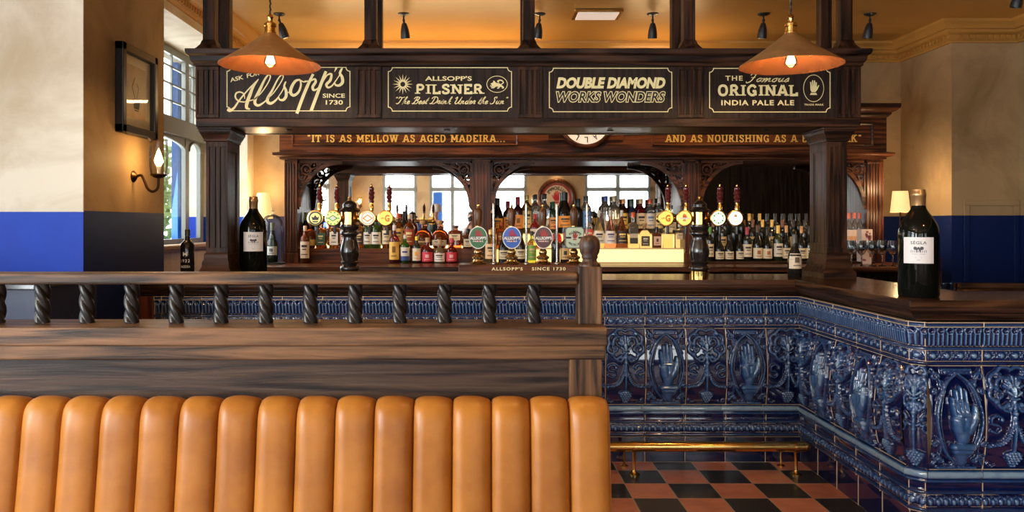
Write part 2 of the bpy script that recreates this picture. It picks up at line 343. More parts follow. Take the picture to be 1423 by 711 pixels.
    def ribbon(s, pts, w, O, u, v, lift=.001, closed=False):
        P = [Vector((p[0], p[1])) for p in pts]; N = len(P)
        ws = w if isinstance(w, (list, tuple)) else [w]*N
        if len(ws) != N: ws = [ws[0]+(ws[-1]-ws[0])*i/(N-1) for i in range(N)] if len(ws) == 2 else [np.interp(i/(N-1), np.linspace(0, 1, len(ws)), ws) for i in range(N)]
        A = []
        for i in range(N):
            d0 = (P[i]-P[i-1]) if (i > 0 or closed) else None; d1 = (P[(i+1) % N]-P[i]) if (i < N-1 or closed) else None
            if d0 is None or d0.length < 1e-9: d0 = d1
            if d1 is None or d1.length < 1e-9: d1 = d0
            d0 = d0.normalized(); d1 = d1.normalized(); t = d0+d1
            t = t.normalized() if t.length > 1e-4 else d0
            nn = Vector((-t.y, t.x)); k = 1/max(.45, nn.dot(Vector((-d0.y, d0.x))))
            A += [P[i]+nn*ws[i]*.5*k, P[i]-nn*ws[i]*.5*k]
        fs = [(2*i, 2*i+1, 2*((i+1) % N)+1, 2*((i+1) % N)) for i in range(N if closed else N-1)]
        return s.add(s._pl([(a.x, a.y) for a in A], O, u, v, lift), fs)
    def disc(s, c, r, O, u, v, lift=.001, n=32, ry=None, depth=0):
        ry = ry or r
        return s.poly([(c[0]+r*math.cos(2*PI*i/n), c[1]+ry*math.sin(2*PI*i/n)) for i in range(n)], O, u, v, lift, depth)
    def ring(s, c, r, w, O, u, v, lift=.001, n=40, ry=None):
        ry = ry or r
        return s.ribbon([(c[0]+r*math.cos(2*PI*i/n), c[1]+ry*math.sin(2*PI*i/n)) for i in range(n)], w, O, u, v, lift, True)
    def text(s, txt, box, O, u, v, lift=.001, bold=0, shear=0, spacing=1.0, outline=0, arc=None):
        # box = (x0, x1, y0, y1) of the inked letters on the plane
        vs, fs = text_data(txt, bold, spacing, outline)
        if not vs: return s
        xs = [p[0]+shear*p[1] for p in vs]; ys = [p[1] for p in vs]
        ax, bx, ay, by = min(xs), max(xs), min(ys), max(ys); x0, x1, y0, y1 = box
        q = [(x0+(p[0]+shear*p[1]-ax)/(bx-ax)*(x1-x0), y0+(p[1]-ay)/(by-ay)*(y1-y0)) for p in vs]
        if arc:   # (cx, cy, radius): bend the line around a circle
            cx, cy, R = arc; mid = (x0+x1)/2
            sg = 1 if R > 0 else -1; R = abs(R)
            q2 = []
            for x, y in q:
                rad = R+sg*(y-(y0+y1)/2); a = PI/2*sg-sg*(x-mid)/R
                q2.append((cx+rad*math.cos(a), cy+rad*math.sin(a)))
            q = q2
        return s.add(s._pl(q, O, u, v, lift), fs)
    def sweep(s, prof, path, closed=False, inward=1, only=None):
        # prof: (offset to the left of travel * inward, z); path: (x, y) points, mitred
        P = [Vector((p[0], p[1])) for p in path]; N = len(P); vs = []; K = len(prof)
        for i in range(N):
            d0 = (P[i]-P[i-1]) if (i > 0 or closed) else (P[i+1]-P[i]); d1 = (P[(i+1) % N]-P[i]) if (i < N-1 or closed) else d0
            d0 = d0.normalized(); d1 = d1.normalized(); n0 = Vector((-d0.y, d0.x)); n1 = Vector((-d1.y, d1.x)); b = (n0+n1)
            b = b/(1+n0.dot(n1)) if (1+n0.dot(n1)) > .05 else n0
            for o, z in prof: vs.append((P[i].x+b.x*o*inward, P[i].y+b.y*o*inward, z))
        fs = []
        for i in range(N if closed else N-1):
            if only is not None and i not in only: continue
            i2 = (i+1) % N
            for k in range(K-1): fs.append((i*K+k, i2*K+k, i2*K+k+1, i*K+k+1))
        if not closed and only is None: fs.append(tuple(range(K))); fs.append(tuple((N-1)*K+k for k in range(K))[::-1])
        return s.add(vs, fs)
    def build(s, name, mat, parent=None, bevel=0, smooth=35, world=True, fix=True, loc=None, rotz=0):
        me = bpy.data.meshes.new(name); me.from_pydata(s.v, [], s.f)
        if fix:
            b = bmesh.new(); b.from_mesh(me); bmesh.ops.delete(b, geom=[q for q in b.verts if not q.link_faces], context='VERTS'); bmesh.ops.recalc_face_normals(b, faces=b.faces[:]); b.to_mesh(me); b.free()
        me.materials.append(MAT[mat] if isinstance(mat, str) else mat)
        if smooth: me.shade_smooth(); me.set_sharp_from_angle(angle=math.radians(smooth))
        o = bpy.data.objects.new(name, me); COL.objects.link(o)
        if bevel:
            md = o.modifiers.new('edges', 'BEVEL'); md.width = bevel; md.segments = 2; md.limit_method = 'ANGLE'; md.angle_limit = math.radians(40)
        if parent is not None: attach(o, parent, world)
        if loc is not None: o.location = loc
        if rotz: o.rotation_euler.z = rotz
        return o
def world_loc(o):
    p = Vector(o.location)
    while o.parent: o = o.parent; p += o.location
    return p
def attach(o, parent, world=True):
    o.parent = parent
    if world: o.location = -world_loc(parent)
def tag(o, label=None, cat=None, group=None, kind=None):
    if label: o['label'] = label
    if cat: o['category'] = cat
    if group: o['group'] = group
    if kind: o['kind'] = kind
    return o
def thing(name, label, cat, loc=(0,0,0), group=None):
    o = bpy.data.objects.new(name, None); COL.objects.link(o); o.location = loc; o.empty_display_size = .05
    return tag(o, label, cat, group)
def struct(o): o['kind'] = 'structure'; return o
def copy_tree(o, parent=None):
    c = o.copy(); COL.objects.link(c); c.parent = parent
    for ch in [x for x in o.children]: copy_tree(ch, c)
    return c
def P(px, py, d): return Vector(((px-VX)*d/F, d, EYE+(VY-py)*d/F))     # where a sight line of the photograph reaches depth d
def X(px, d): return (px-VX)*d/F
def Z(py, d): return EYE+(VY-py)*d/F
RX, RZ, RY = (1,0,0), (0,0,1), (0,1,0)
# ------------------------------------------------------------------ the room
Hc = 3.14
fl = struct(MB().box(-3.7, 4.8, -4.8, 7.7, -.1, 0).build('floor', 'floor', smooth=0))
ce = struct(MB().box(-3.7, 4.8, -4.8, 7.7, Hc, Hc+.1).build('ceiling', 'ceil', smooth=0))
struct(MB().box(-2.57, 4.2, 7.4, 7.6, 0, Hc).build('wall_back', 'plaster', smooth=0))
# left: cream pier, bay window recess, wall by the street
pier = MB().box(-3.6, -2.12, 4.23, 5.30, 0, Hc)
struct(pier.build('wall_left_pier', 'plaster', smooth=0))  # pier side takes the darker tan, its shade put into the colour
struct(MB().box(-3.39, -2.1201, 4.222, 4.23, 0, Hc-.001).build('wall_left_pier_lit_face', 'cream', smooth=0))  # lighter copy on the front face, daylight put into its colour
w = MB().box(-2.75, -2.12, 5.30, 7.2, 2.913, Hc).box(-2.75, -2.12, 7.2, 7.4, 0, Hc)
struct(w.build('wall_left_bay', 'cream', smooth=0))
w = MB().box(-2.75, -2.48, 5.30, 7.2, 0, 1.27)
struct(w.build('wall_left_apron', noise_mat('pale_apron_boards', (.55, .47, .34), (.74, .68, .55), scale=(1, 30, 1), nscale=2, bump=.2), smooth=0))
w = MB().sweep([(0, 1.25), (.05, 1.25), (.05, 1.26), (.075, 1.268), (.08, 1.29), (.075, 1.30), (0, 1.30)], [(-2.48, 7.2), (-2.48, 5.3)], inward=1)
struct(w.build('trim_1', plain('sill_paint', (.5, .36, .2), .45)))
# wall by the street on the left, nearer than the pier
def holed(name, axis, at0, at1, a0, a1, holes, mat):
    m = MB(); segs = sorted(holes); cur = a0
    def bx(p, q, z0, z1):
        if q-p < 1e-4 or z1-z0 < 1e-4: return
        (m.box(p, q, at0, at1, z0, z1) if axis == 'x' else m.box(at0, at1, p, q, z0, z1))
    for h0, h1, z0, z1 in segs:
        bx(cur, h0, 0, Hc); bx(h0, h1, 0, z0); bx(h0, h1, z1, Hc); cur = h1
    bx(cur, a1, 0, Hc)
    return struct(m.build(name, mat, smooth=0))
holed('wall_left', 'y', -3.6, -3.4, -4.5, 4.23, LEFT_WIN, 'cream')
holed('wall_front', 'x', -4.7, -4.5, -3.4, 4.5, FRONT_WIN, 'plaster')
struct(MB().box(3.94, 4.7, 6.6, 7.4, 0, Hc).build('wall_right_pilaster', 'plaster', smooth=0))
struct(MB().box(4.5, 4.7, 4.4, 6.6, 0, Hc).build('wall_right', 'plaster', smooth=0))
struct(MB().box(4.5, 4.7, -4.5, 4.4, 0, Hc).build('wall_right_panelling', 'panelwood', smooth=0))

# cornice with dentils all round
cp = [(0, 2.975), (.018, 2.975), (.022, 2.99), (.03, 2.995), (.03, 3.0), (.042, 3.0), (.042, 3.035), (.055, 3.04), (.075, 3.05), (.085, 3.07), (.11, 3.075), (.115, 3.085), (.14, 3.105), (.165, 3.12), (.17, 3.1399), (0, 3.1399)]
path = [(-3.39, 4.222), (-2.12, 4.222), (-2.12, 7.4), (3.94, 7.4), (3.94, 6.6), (4.5, 6.6), (4.5, -4.5)]
co = MB().sweep(cp, path, inward=-1)
struct(co.build('trim_2', 'cornice', smooth=25))
de = MB()
def dentils(p, q, n_):
    p = Vector((p[0], p[1], 0)); q = Vector((q[0], q[1], 0)); L_ = (q-p).length; d = (q-p)/L_; nn = Vector((d.y, -d.x, 0))
    k = int(L_/.05)
    for i in range(k):
        c = p+d*(.02+i*.05)
        a, b_ = c+nn*.03, c+d*.024+nn*.056
        de.box(min(a.x, b_.x), max(a.x, b_.x), min(a.y, b_.y), max(a.y, b_.y), 3.003, 3.033)
for i in range(5): dentils(path[i+1], path[i+2], 0) if i < 4 else dentils((4.5, 6.6), (4.5, 4.5), 0)
dentils((-2.9, 4.23), (-2.12, 4.23), 0)
struct(de.build('trim_3', 'cornice', smooth=0))

# raised frame and ledge on the right pilaster
m = MB(); fx0, fx1, fz0, fz1 = X(1338, 6.6), X(1415, 6.6), .98, Z(278, 6.6)
for k, (a, b_) in enumerate([((fx0, fz0), (fx0+.045, fz1-.045)), ((fx1-.045, fz0), (fx1, fz1-.045)), ((fx0, fz1-.045), (fx1, fz1))]):
    m.box(a[0], b_[0], 6.578, 6.6, a[1], b_[1])
struct(m.build('trim_4', 'plaster', bevel=.004, smooth=0))
m = MB().box(3.95, 4.5, 6.42, 6.6, .86, .93).box(3.95, 4.5, 6.50, 6.6, .93, .975)
struct(m.build('trim_5', MAT['worn_x'], bevel=.008, smooth=0))

# bay window beside the bar: grey timber frame, leaded top lights, arched casements
def glazed(name, n, fr, pane, label=None):
    o = fr.build(f'window_{n}', 'win_frame', bevel=.004, smooth=0); struct(o)
    p = pane.build('window_pane', 'pane', o, smooth=0); return o
fr = MB(); wx = -2.53
def bar(y0, y1, z0, z1, x0=wx-.025, x1=wx+.01): fr.box(x0, x1, y0, y1, z0, z1)
zt = Z(183, 6.75)
bar(5.3, 7.2, 1.27, 1.34); bar(5.3, 7.2, 2.85, 2.913); bar(5.3, 5.38, 1.341, 2.849); bar(7.12, 7.2, 1.341, 2.849)
bar(6.76, 6.84, 1.341, 2.849, wx-.024, wx+.012); bar(5.3, 7.2, zt-.06, zt+.08, wx-.05, wx+.05)
for yy in (5.6, 5.82, 6.04, 6.26, 6.49, 6.97): bar(yy-.008, yy+.008, zt, 2.88, wx-.015, wx+.005)
for zz in (zt+.22, zt+.36, zt+.50): bar(5.3, 7.2, zz-.007, zz+.007, wx-.015, wx+.005)
for ya, yb in ((5.38, 6.76), (6.84, 7.12)):           # curved heads of the casements
    mid, hw = (ya+yb)/2, (yb-ya)/2
    top = zt-.06
    outer = [(ya, top), (yb, top)]
    arc = [(mid+hw*math.cos(t), top-.10+.085*math.sin(t)) for t in np.linspace(0, PI, 17)]
    fr.poly([(ya, top)]+[(yb, top)]+[(a, b_) for a, b_ in arc], (wx+.006, 0, 0), (0, 1, 0), RZ, 0, .03)
    fr.tube([(wx+.012, a, b_) for a, b_ in arc], .010, 6)
pn = MB().box(wx-.012, wx-.008, 5.32, 7.18, 1.3, 2.88)
glazed('window', 1, fr, pn)
bf = MB()
for yy in (5.34, 7.16, 7.48): bf.box(-2.77, -2.71, yy-.07, yy+.07, 1.2, 3.0)
bf.box(-2.77, -2.70, 5.2, 7.55, 2.96, 3.05)
struct(bf.build('trim_6', 'blue_frame', bevel=.004, smooth=0))
# street windows behind the camera and on the left (seen in the mirrors)
n = 2
for x0, x1, z0, z1 in FRONT_WIN:
    fr = MB(); y = -4.56
    fr.box(x0, x1, y, y+.06, z0, z0+.07).box(x0, x1, y, y+.06, z1-.07, z1).box(x0, x0+.07, y, y+.06, z0, z1).box(x1-.07, x1, y, y+.06, z0, z1).box(x0, x1, y-.01, y+.08, 2.25, 2.36)
    k = 2 if x1-x0 > 1 else 1
    for i in range(1, k): fr.box(x0+(x1-x0)*i/k-.05, x0+(x1-x0)*i/k+.05, y, y+.06, z0, z1)
    pn = MB().box(x0+.02, x1-.02, y+.02, y+.026, z0+.02, z1-.02); glazed('w', n, fr, pn); n += 1
for y0, y1, z0, z1 in LEFT_WIN:
    fr = MB(); x = -3.47
    fr.box(x, x+.06, y0, y1, z0, z0+.07).box(x, x+.06, y0, y1, z1-.07, z1).box(x, x+.06, y0, y0+.07, z0, z1).box(x, x+.06, y1-.07, y1, z0, z1).box(x-.01, x+.08, y0, y1, 2.25, 2.36)
    fr.box(x, x+.06, (y0+y1)/2-.04, (y0+y1)/2+.04, z0, z1)
    pn = MB().box(x+.02, x+.026, y0+.02, y1-.02, z0+.02, z1-.02); glazed('w', n, fr, pn); n += 1

# street outside the bay window
struct(MB().box(-12, -2.8, 2, 16, -.2, -.1).build('outside_street', plain('paving', (.5, .5, .5), .8), smooth=0))
fac = MB().box(-9, -8.6, 4, 18, -.1, 4.2)
for i in range(5):
    fac.box(-8.62, -8.5, 5+i*2.6, 5.1+i*2.6, 0, 4.2)
struct(fac.build('outside_house_front', plain('pale_render', (.8, .8, .82), .8), smooth=0))
sh = thing('climbing_shrub', 'leafy green shrub in daylight outside the window left of the bar', 'shrub', (-3.35, 7.9, -.1))
st = MB(); lf = MB(); rnd = random.Random(3)
for i in range(9):
    bx_, by_ = -3.35+rnd.uniform(-.12, .12), 7.9+rnd.uniform(-.4, .4)
    pts = [(bx_, by_, -.1)]
    for k in range(7): pts.append((bx_+rnd.uniform(-.18, .18), by_+rnd.uniform(-.22, .22)*k*.4, .1+k*.36))
    pts = catmull(pts, 4); st.tube(pts, [.016, .004], 5)
    for p in pts[6:]:
        for j in range(7):
            c = Vector(p)+Vector((rnd.gauss(0, .08), rnd.gauss(0, .08), rnd.gauss(0, .06)))
            d = Vector((rnd.gauss(0, 1), rnd.gauss(0, 1), rnd.gauss(-.4, .6))).normalized(); sd = d.orthogonal().normalized()*rnd.uniform(.022, .035); L_ = d*rnd.uniform(.10, .16)
            lf.add([c, c+L_*.45+sd, c+L_, c+L_*.45-sd], [(0, 1, 2, 3)])
st.build('stem', plain('bark', (.12, .09, .05), .8), sh)
lf.build('foliage', noise_mat('leaf_green', (.10, .22, .04), (.36, .48, .12), nscale=3, rough=(.4, .6), bump=0), sh, smooth=0, fix=False)
# ------------------------------------------------------------------ lettering: a slab serif alphabet drawn as strokes
G = {
 'A': (.86, [[(.1,0),(.40,1)],[(.46,1),(.76,0)],[(.22,.3),(.64,.3)]], [(.1,0),(.76,0)]),
 'B': (.74, [[(.16,0),(.16,1)],['s',(.16,.95),(.45,.95),(.56,.75),(.45,.54),(.16,.53)],['s',(.16,.53),(.48,.52),(.62,.28),(.48,.05),(.16,.05)]], []),
 'D': (.80, [[(.16,0),(.16,1)],['s',(.16,.95),(.42,.94),(.64,.72),(.64,.28),(.42,.06),(.16,.05)]], []),
 'E': (.70, [[(.16,0),(.16,1)],[(.06,.94),(.6,.94),(.6,.74)],[(.16,.5),(.46,.5)],[(.06,.06),(.62,.06),(.62,.27)]], []),
 'F': (.68, [[(.16,0),(.16,1)],[(.06,.94),(.6,.94),(.6,.74)],[(.16,.5),(.46,.5)]], [(.16,0)]),
 'G': (.82, [['s',(.68,.74),(.54,.93),(.34,.94),(.13,.7),(.13,.3),(.34,.06),(.56,.09),(.66,.3)],[(.44,.42),(.72,.42)],[(.66,.42),(.66,.02)]], []),
 'H': (.88, [[(.16,0),(.16,1)],[(.70,0),(.70,1)],[(.16,.5),(.7,.5)]], [(.16,0),(.16,1),(.7,0),(.7,1)]),
 'I': (.42, [[(.21,0),(.21,1)]], [(.21,0),(.21,1)]),
 'K': (.84, [[(.16,0),(.16,1)],[(.62,1),(.18,.42)],[(.34,.6),(.68,0)]], [(.16,0),(.16,1),(.66,0),(.62,1)]),
 'L': (.68, [[(.16,0),(.16,1)],[(.06,.06),(.6,.06),(.6,.3)]], [(.16,1)]),
 'M': (1.0, [[(.16,0),(.16,1)],[(.18,1),(.48,.25)],[(.52,.25),(.82,1)],[(.84,0),(.84,1)]], [(.16,0),(.84,0),(.12,1),(.88,1)]),
 'N': (.88, [[(.16,0),(.16,1)],[(.18,.98),(.70,.02)],[(.72,0),(.72,1)]], [(.16,0),(.12,1),(.72,1)]),
 'O': (.84, [['c',(.42,.95),(.64,.84),(.72,.5),(.64,.16),(.42,.05),(.20,.16),(.12,.5),(.20,.84)]], []),
 'P': (.72, [[(.16,0),(.16,1)],['s',(.16,.95),(.46,.94),(.6,.72),(.46,.47),(.16,.46)]], [(.16,0)]),
 'R': (.80, [[(.16,0),(.16,1)],['s',(.16,.95),(.45,.94),(.58,.74),(.45,.52),(.16,.51)],[(.4,.5),(.66,.04)]], [(.16,0),(.68,0)]),
 'S': (.68, [['s',(.54,.70),(.50,.90),(.33,.96),(.15,.86),(.14,.68),(.34,.52),(.54,.36),(.53,.14),(.34,.04),(.15,.10),(.11,.30)]], []),
 'T': (.76, [[(.38,0),(.38,1)],[(.06,.72),(.06,.94),(.70,.94),(.70,.72)]], [(.38,0)]),
 'U': (.86, [['s',(.16,1),(.16,.3),(.24,.1),(.43,.05),(.62,.1),(.70,.3),(.70,1)]], [(.16,1),(.7,1)]),
 'W': (1.15, [[(.12,1),(.33,0)],[(.35,0),(.56,.9)],[(.58,.9),(.80,0)],[(.82,0),(1.03,1)]], [(.12,1),(.57,1),(1.03,1)]),
 '.': (.30, [[(.15,0),(.15,.14)]], []), "'": (.26, [[(.16,1),(.10,.76)]], []), '"': (.46, [[(.16,1),(.12,.78)],[(.34,1),(.30,.78)]], []), ' ': (.42, [], []),
}
def glyph_pts(st):
    if st[0] == 's': return [tuple(p)[:2] for p in catmull([(a, b_, 0) for a, b_ in st[1:]], 4)], False
    if st[0] == 'c': return [tuple(p)[:2] for p in catmull([(a, b_, 0) for a, b_ in st[1:]], 4, True)], True
    return st, False
def slab(mb, txt, box, O, u=RX, v=RZ, lift=.001, wt=.17, ser=.26, gap=.10):
    w = sum(G[c][0]+gap for c in txt)-gap; x0, x1, y0, y1 = box; sx, sy = (x1-x0)/w, (y1-y0); x = 0
    for c in txt:
        gw, strokes, serifs = G[c]
        for st_ in strokes:
            pts, cl = glyph_pts(st_)
            mb.ribbon([(x0+(x+a)*sx, y0+b_*sy) for a, b_ in pts], wt*min(sx, sy*1.1), O, u, v, lift, cl)
        for a, b_ in serifs:
            h = .11*sy; yb = y0+(0 if b_ < .5 else sy-h)
            mb.poly([(x0+(x+a-ser*.5-.02)*sx, yb), (x0+(x+a+ser*.5+.02)*sx, yb), (x0+(x+a+ser*.5+.02)*sx, yb+h), (x0+(x+a-ser*.5-.02)*sx, yb+h)], O, u, v, lift+.0002)
        x += gw+gap
# cursive hand for the small script lines: x advance, strokes; x height .42
CU = {
 'a': (.40, [[(.34,.38),(.2,.42),(.06,.22),(.14,.02),(.28,.14),(.36,.40),(.32,.1),(.42,.04)]]), 'd': (.42, [[(.32,.36),(.18,.42),(.06,.22),(.14,.02),(.28,.14),(.44,.98),(.34,.1),(.44,.04)]]),
 'e': (.34, [[(.04,.16),(.2,.2),(.28,.34),(.18,.42),(.07,.26),(.1,.04),(.22,.02),(.36,.12)]]), 'h': (.42, [[(.04,.04),(.24,.7),(.3,.96),(.2,.9),(.06,.0),(.16,.34),(.3,.4),(.28,.1),(.42,.06)]]),
 'i': (.24, [[(.02,.1),(.14,.4),(.1,.06),(.24,.08)],[(.2,.56),(.22,.62)]]), 'k': (.44, [[(.04,.04),(.22,.6),(.30,.94),(.22,.92),(.06,.0)],[(.32,.44),(.22,.30),(.12,.22)],[(.14,.24),(.26,.12),(.32,.0),(.44,.08)]]),
 'm': (.62, [[(.02,.3),(.1,.4),(.06,0),(.2,.38),(.28,.36),(.24,0),(.4,.38),(.48,.36),(.46,.06),(.62,.08)]]), 'n': (.44, [[(.02,.3),(.1,.4),(.06,0),(.2,.38),(.3,.36),(.26,.06),(.44,.08)]]),
 'o': (.40, [[(.24,.42),(.08,.3),(.08,.06),(.24,.02),(.32,.24),(.24,.42),(.42,.38)]]), 'r': (.34, [[(.02,.1),(.12,.44),(.26,.38),(.2,.06),(.36,.08)]]),
 's': (.30, [[(.0,.06),(.2,.44),(.24,.16),(.12,.0),(.02,.08)],[(.2,.06),(.32,.08)]]), 't': (.28, [[(.04,.1),(.24,.84),(.12,.1),(.28,.08)],[(.06,.52),(.3,.54)]]),
 'u': (.44, [[(.02,.2),(.1,.4),(.08,.08),(.2,.04),(.32,.4),(.28,.06),(.44,.08)]]), ' ': (.22, []),
 'T': (.62, [[(.1,.74),(.16,.96),(.4,.88),(.66,.98)],[(.42,.9),(.3,.2),(.12,.02),(.0,.14)]]), 'B': (.66, [[(.36,.94),(.26,.3),(.12,.02),(.02,.12)],[(.06,.72),(.24,.98),(.58,.9),(.5,.6),(.3,.54),(.58,.4),(.5,.06),(.2,.04)]]),
 'D': (.74, [[(.36,.94),(.26,.2),(.1,.04),(.02,.12)],[(.06,.72),(.2,.98),(.56,.94),(.72,.5),(.5,.06),(.2,.04)]]), 'U': (.70, [[(.04,.74),(.2,.96),(.22,.6),(.16,.16),(.32,.02),(.5,.3),(.66,.98)],[(.62,.7),(.54,.1),(.7,.06)]]),
 'S': (.56, [[(.5,.74),(.46,.98),(.26,.84),(.38,.5),(.34,.1),(.12,.0),(.02,.16)]]), 'F': (.6, [[(.1,.74),(.16,.96),(.4,.88),(.7,1.0)],[(.42,.9),(.3,.1),(.08,-.12),(.0,.06)],[(.2,.5),(.46,.52)]]),
 '"': (.22, [[(.06,.98),(.04,.80)],[(.16,.98),(.14,.80)]]),
}
def cursive(mb, txt, box, O, u=RX, v=RZ, lift=.001, wt=.075, shear=.30):
    w = sum(CU[c][0] for c in txt); x0, x1, y0, y1 = box; sy = y1-y0; sx = (x1-x0)/(w+shear*.5); x = 0
    for c in txt:
        a_, strokes = CU[c]
        for st_ in strokes:
            pts = [tuple(p)[:2] for p in catmull([(a, b_, 0) for a, b_ in st_], 4)]
            mb.ribbon([(x0+(x+a+shear*b_)*sx, y0+b_*sy) for a, b_ in pts], [wt*sy*1.3, wt*sy*1.7, wt*sy], O, u, v, lift)
        x += a_
def notched(x0, x1, y0, y1, r):
    pts = []
    for cx, cy, a0 in ((x1, y1, -PI/2), (x0, y1, 0), (x0, y0, PI/2), (x1, y0, PI)):
        # concave quarter round at each corner, travelling anticlockwise
        arc = [(cx+r*math.cos(t), cy+r*math.sin(t)) for t in (np.linspace(-PI/2, -PI, 7) if (cx == x1 and cy == y1) else np.linspace(0, -PI/2, 7) if (cx == x0 and cy == y1) else np.linspace(PI/2, 0, 7) if (cx == x0 and cy == y0) else np.linspace(PI, PI/2, 7))]
        e = .3*r
        pts += arc
    return pts
HAND = [[(-.30,.02),(-.36,.62)],[(-.10,.05),(-.12,.82)],[(.10,.05),(.12,.80)],[(.29,0),(.33,.58)],[(.34,-.30),(.62,.22)]]
def flat_hand(mb, c, s, O, u, v, lift=.001):
    for a, b_ in HAND:
        mb.ribbon([(c[0]+a[0]*s, c[1]+a[1]*s), (c[0]+b_[0]*s, c[1]+b_[1]*s)], [.20*s, .15*s], O, u, v, lift)
        mb.disc((c[0]+b_[0]*s, c[1]+b_[1]*s), .08*s, O, u, v, lift, 10)
    mb.poly([(c[0]+x*s, c[1]+y*s) for x, y in [(-.42,.12),(-.40,-.3),(-.24,-.58),(.22,-.58),(.44,-.3),(.42,.1),(.3,.16),(-.3,.16)]], O, u, v, lift)
    mb.poly([(c[0]+x*s, c[1]+y*s) for x, y in [(-.34,-.66),(.32,-.66),(.44,-.92),(-.46,-.92)]], O, u, v, lift)
# ------------------------------------------------------------------ the tiled bar
TW = .247                         # one tile module
Y0, Y1, XR = 4.86, 3.578, 1.973    # front plane, plane of the near wing, plane of the return
ZT, ZC = 1.0225, 1.125
def relief(strokes, nx, nz, w, h):
    xs = np.linspace(-w/2, w/2, nx); zs = np.linspace(0, h, nz); Xg, Zg = np.meshgrid(xs, zs, indexing='ij'); H = np.zeros_like(Xg)
    for st in strokes:
        pts, r, hg = st
        pts = [(p[0]*TW, p[1]*h) for p in pts]
        rs = np.linspace(r[0], r[1], len(pts))*TW if isinstance(r, (tuple, list)) else np.full(len(pts), r*TW)
        if len(pts) == 1: pts = pts*2; rs = np.array([rs[0], rs[0]])
        for i in range(len(pts)-1):
            ax, az = pts[i]; bx, bz = pts[i+1]; dx, dz = bx-ax, bz-az; L2 = dx*dx+dz*dz+1e-12
            t = np.clip(((Xg-ax)*dx+(Zg-az)*dz)/L2, 0, 1); d = np.hypot(Xg-ax-t*dx, Zg-az-t*dz); rr = rs[i]+(rs[i+1]-rs[i])*t
            H = np.maximum(H, hg*np.sqrt(np.clip(1-(d/rr)**2, 0, 1)))
    return Xg, Zg, H
def sm(pts, n=5): return [tuple(p)[:2] for p in catmull([(a, b_, 0) for a, b_ in pts], n)]
def mir(st): return ([(-a, b_) for a, b_ in st[0]], st[1], st[2])
def spiral(cx, cy, r0, a0, turns, r1=.02, n=14, asp=.53):
    return [(cx+(r0+(r1-r0)*i/n)*math.cos(a0+turns*2*PI*i/n), cy+asp*(r0+(r1-r0)*i/n)*math.sin(a0+turns*2*PI*i/n)) for i in range(n+1)]
def hand_strokes():
    S = []; g = lambda u, v: ((u-212)/213, (550-v)/365)
    for tip, mid, base, r in (((181,294),(182,314),(188,350),.041), ((197,269),(198,303),(203,350),.044), ((215,258),(215,300),(219,350),.045), ((233,270),(234,306),(236,350),.044)):
        S.append(([g(*tip), g(*mid)], (r*.92, r*1.02), .030)); S.append(([g(*mid), g(*base)], (r*1.04, r*1.2), .032)); S.append(([g(mid[0], mid[1])], r*1.1, .034))
    S.append((sm([g(264,324), g(264,346), g(258,372), g(240,402)]), (.042, .115), .036))
    S += [([g(203,352), g(212,408)], (.115, .14), .036), ([g(234,352), g(228,404)], (.115, .15), .035), ([g(219,398), g(221,434)], (.20, .125), .036), ([g(196,368), g(206,402)], (.10, .12), .040), ([g(205,350), g(238,350)], .06, .041)]
    S += [([g(190,463), g(256,463)], (.075, .075), .040), ([g(200,478), g(248,478)], (.085, .085), .034), ([g(222,478), g(224,512)], (.19, .13), .024)]
    for k, dx in ((1.0, 0), (.84, 0)):
        L_ = sm([(-.02*k, .93), (-.26*k, .80), (-.41*k, .50), (-.27*k, .21), (-.03, .07)], 8); S.append((L_, .030 if k == 1 else .018, .018 if k == 1 else .012)); S.append(mir(S[-1]))
    S += [([(-.2,.947), (.2,.947)], .05, .013), ([(-.26,.965), (.26,.965)], .03, .016), ([(-.26,.93), (.26,.93)], .022, .012), ([(-.27,.93), (-.27,.965)], .022, .014), ([(.27,.93), (.27,.965)], .022, .014)]
    for cx, cy, r, a, t in ((-.40,.90,.08,0,1.2), (-.30,.83,.06,2,-1.1), (-.43,.76,.05,1,1.2), (-.41,.14,.075,0,-1.2), (-.30,.10,.05,2,1.1), (-.44,.26,.05,0,1.2), (-.08,.05,.05,0,1.2)):
        s = (spiral(cx, cy, r, a, t), (.028, .02), .015); S += [s, mir(s)]
    for p in ([(-.44,.97),(-.36,.9),(-.30,.80),(-.40,.68)], [(-.44,.06),(-.36,.14),(-.34,.24),(-.43,.34)]):
        s = (sm(p), (.035, .015), .014); S += [s, mir(s)]
    S += [([(-.34,.025), (.34,.025)], .035, .016), ([(-.22,.055), (.22,.055)], .02, .012)]
    return S
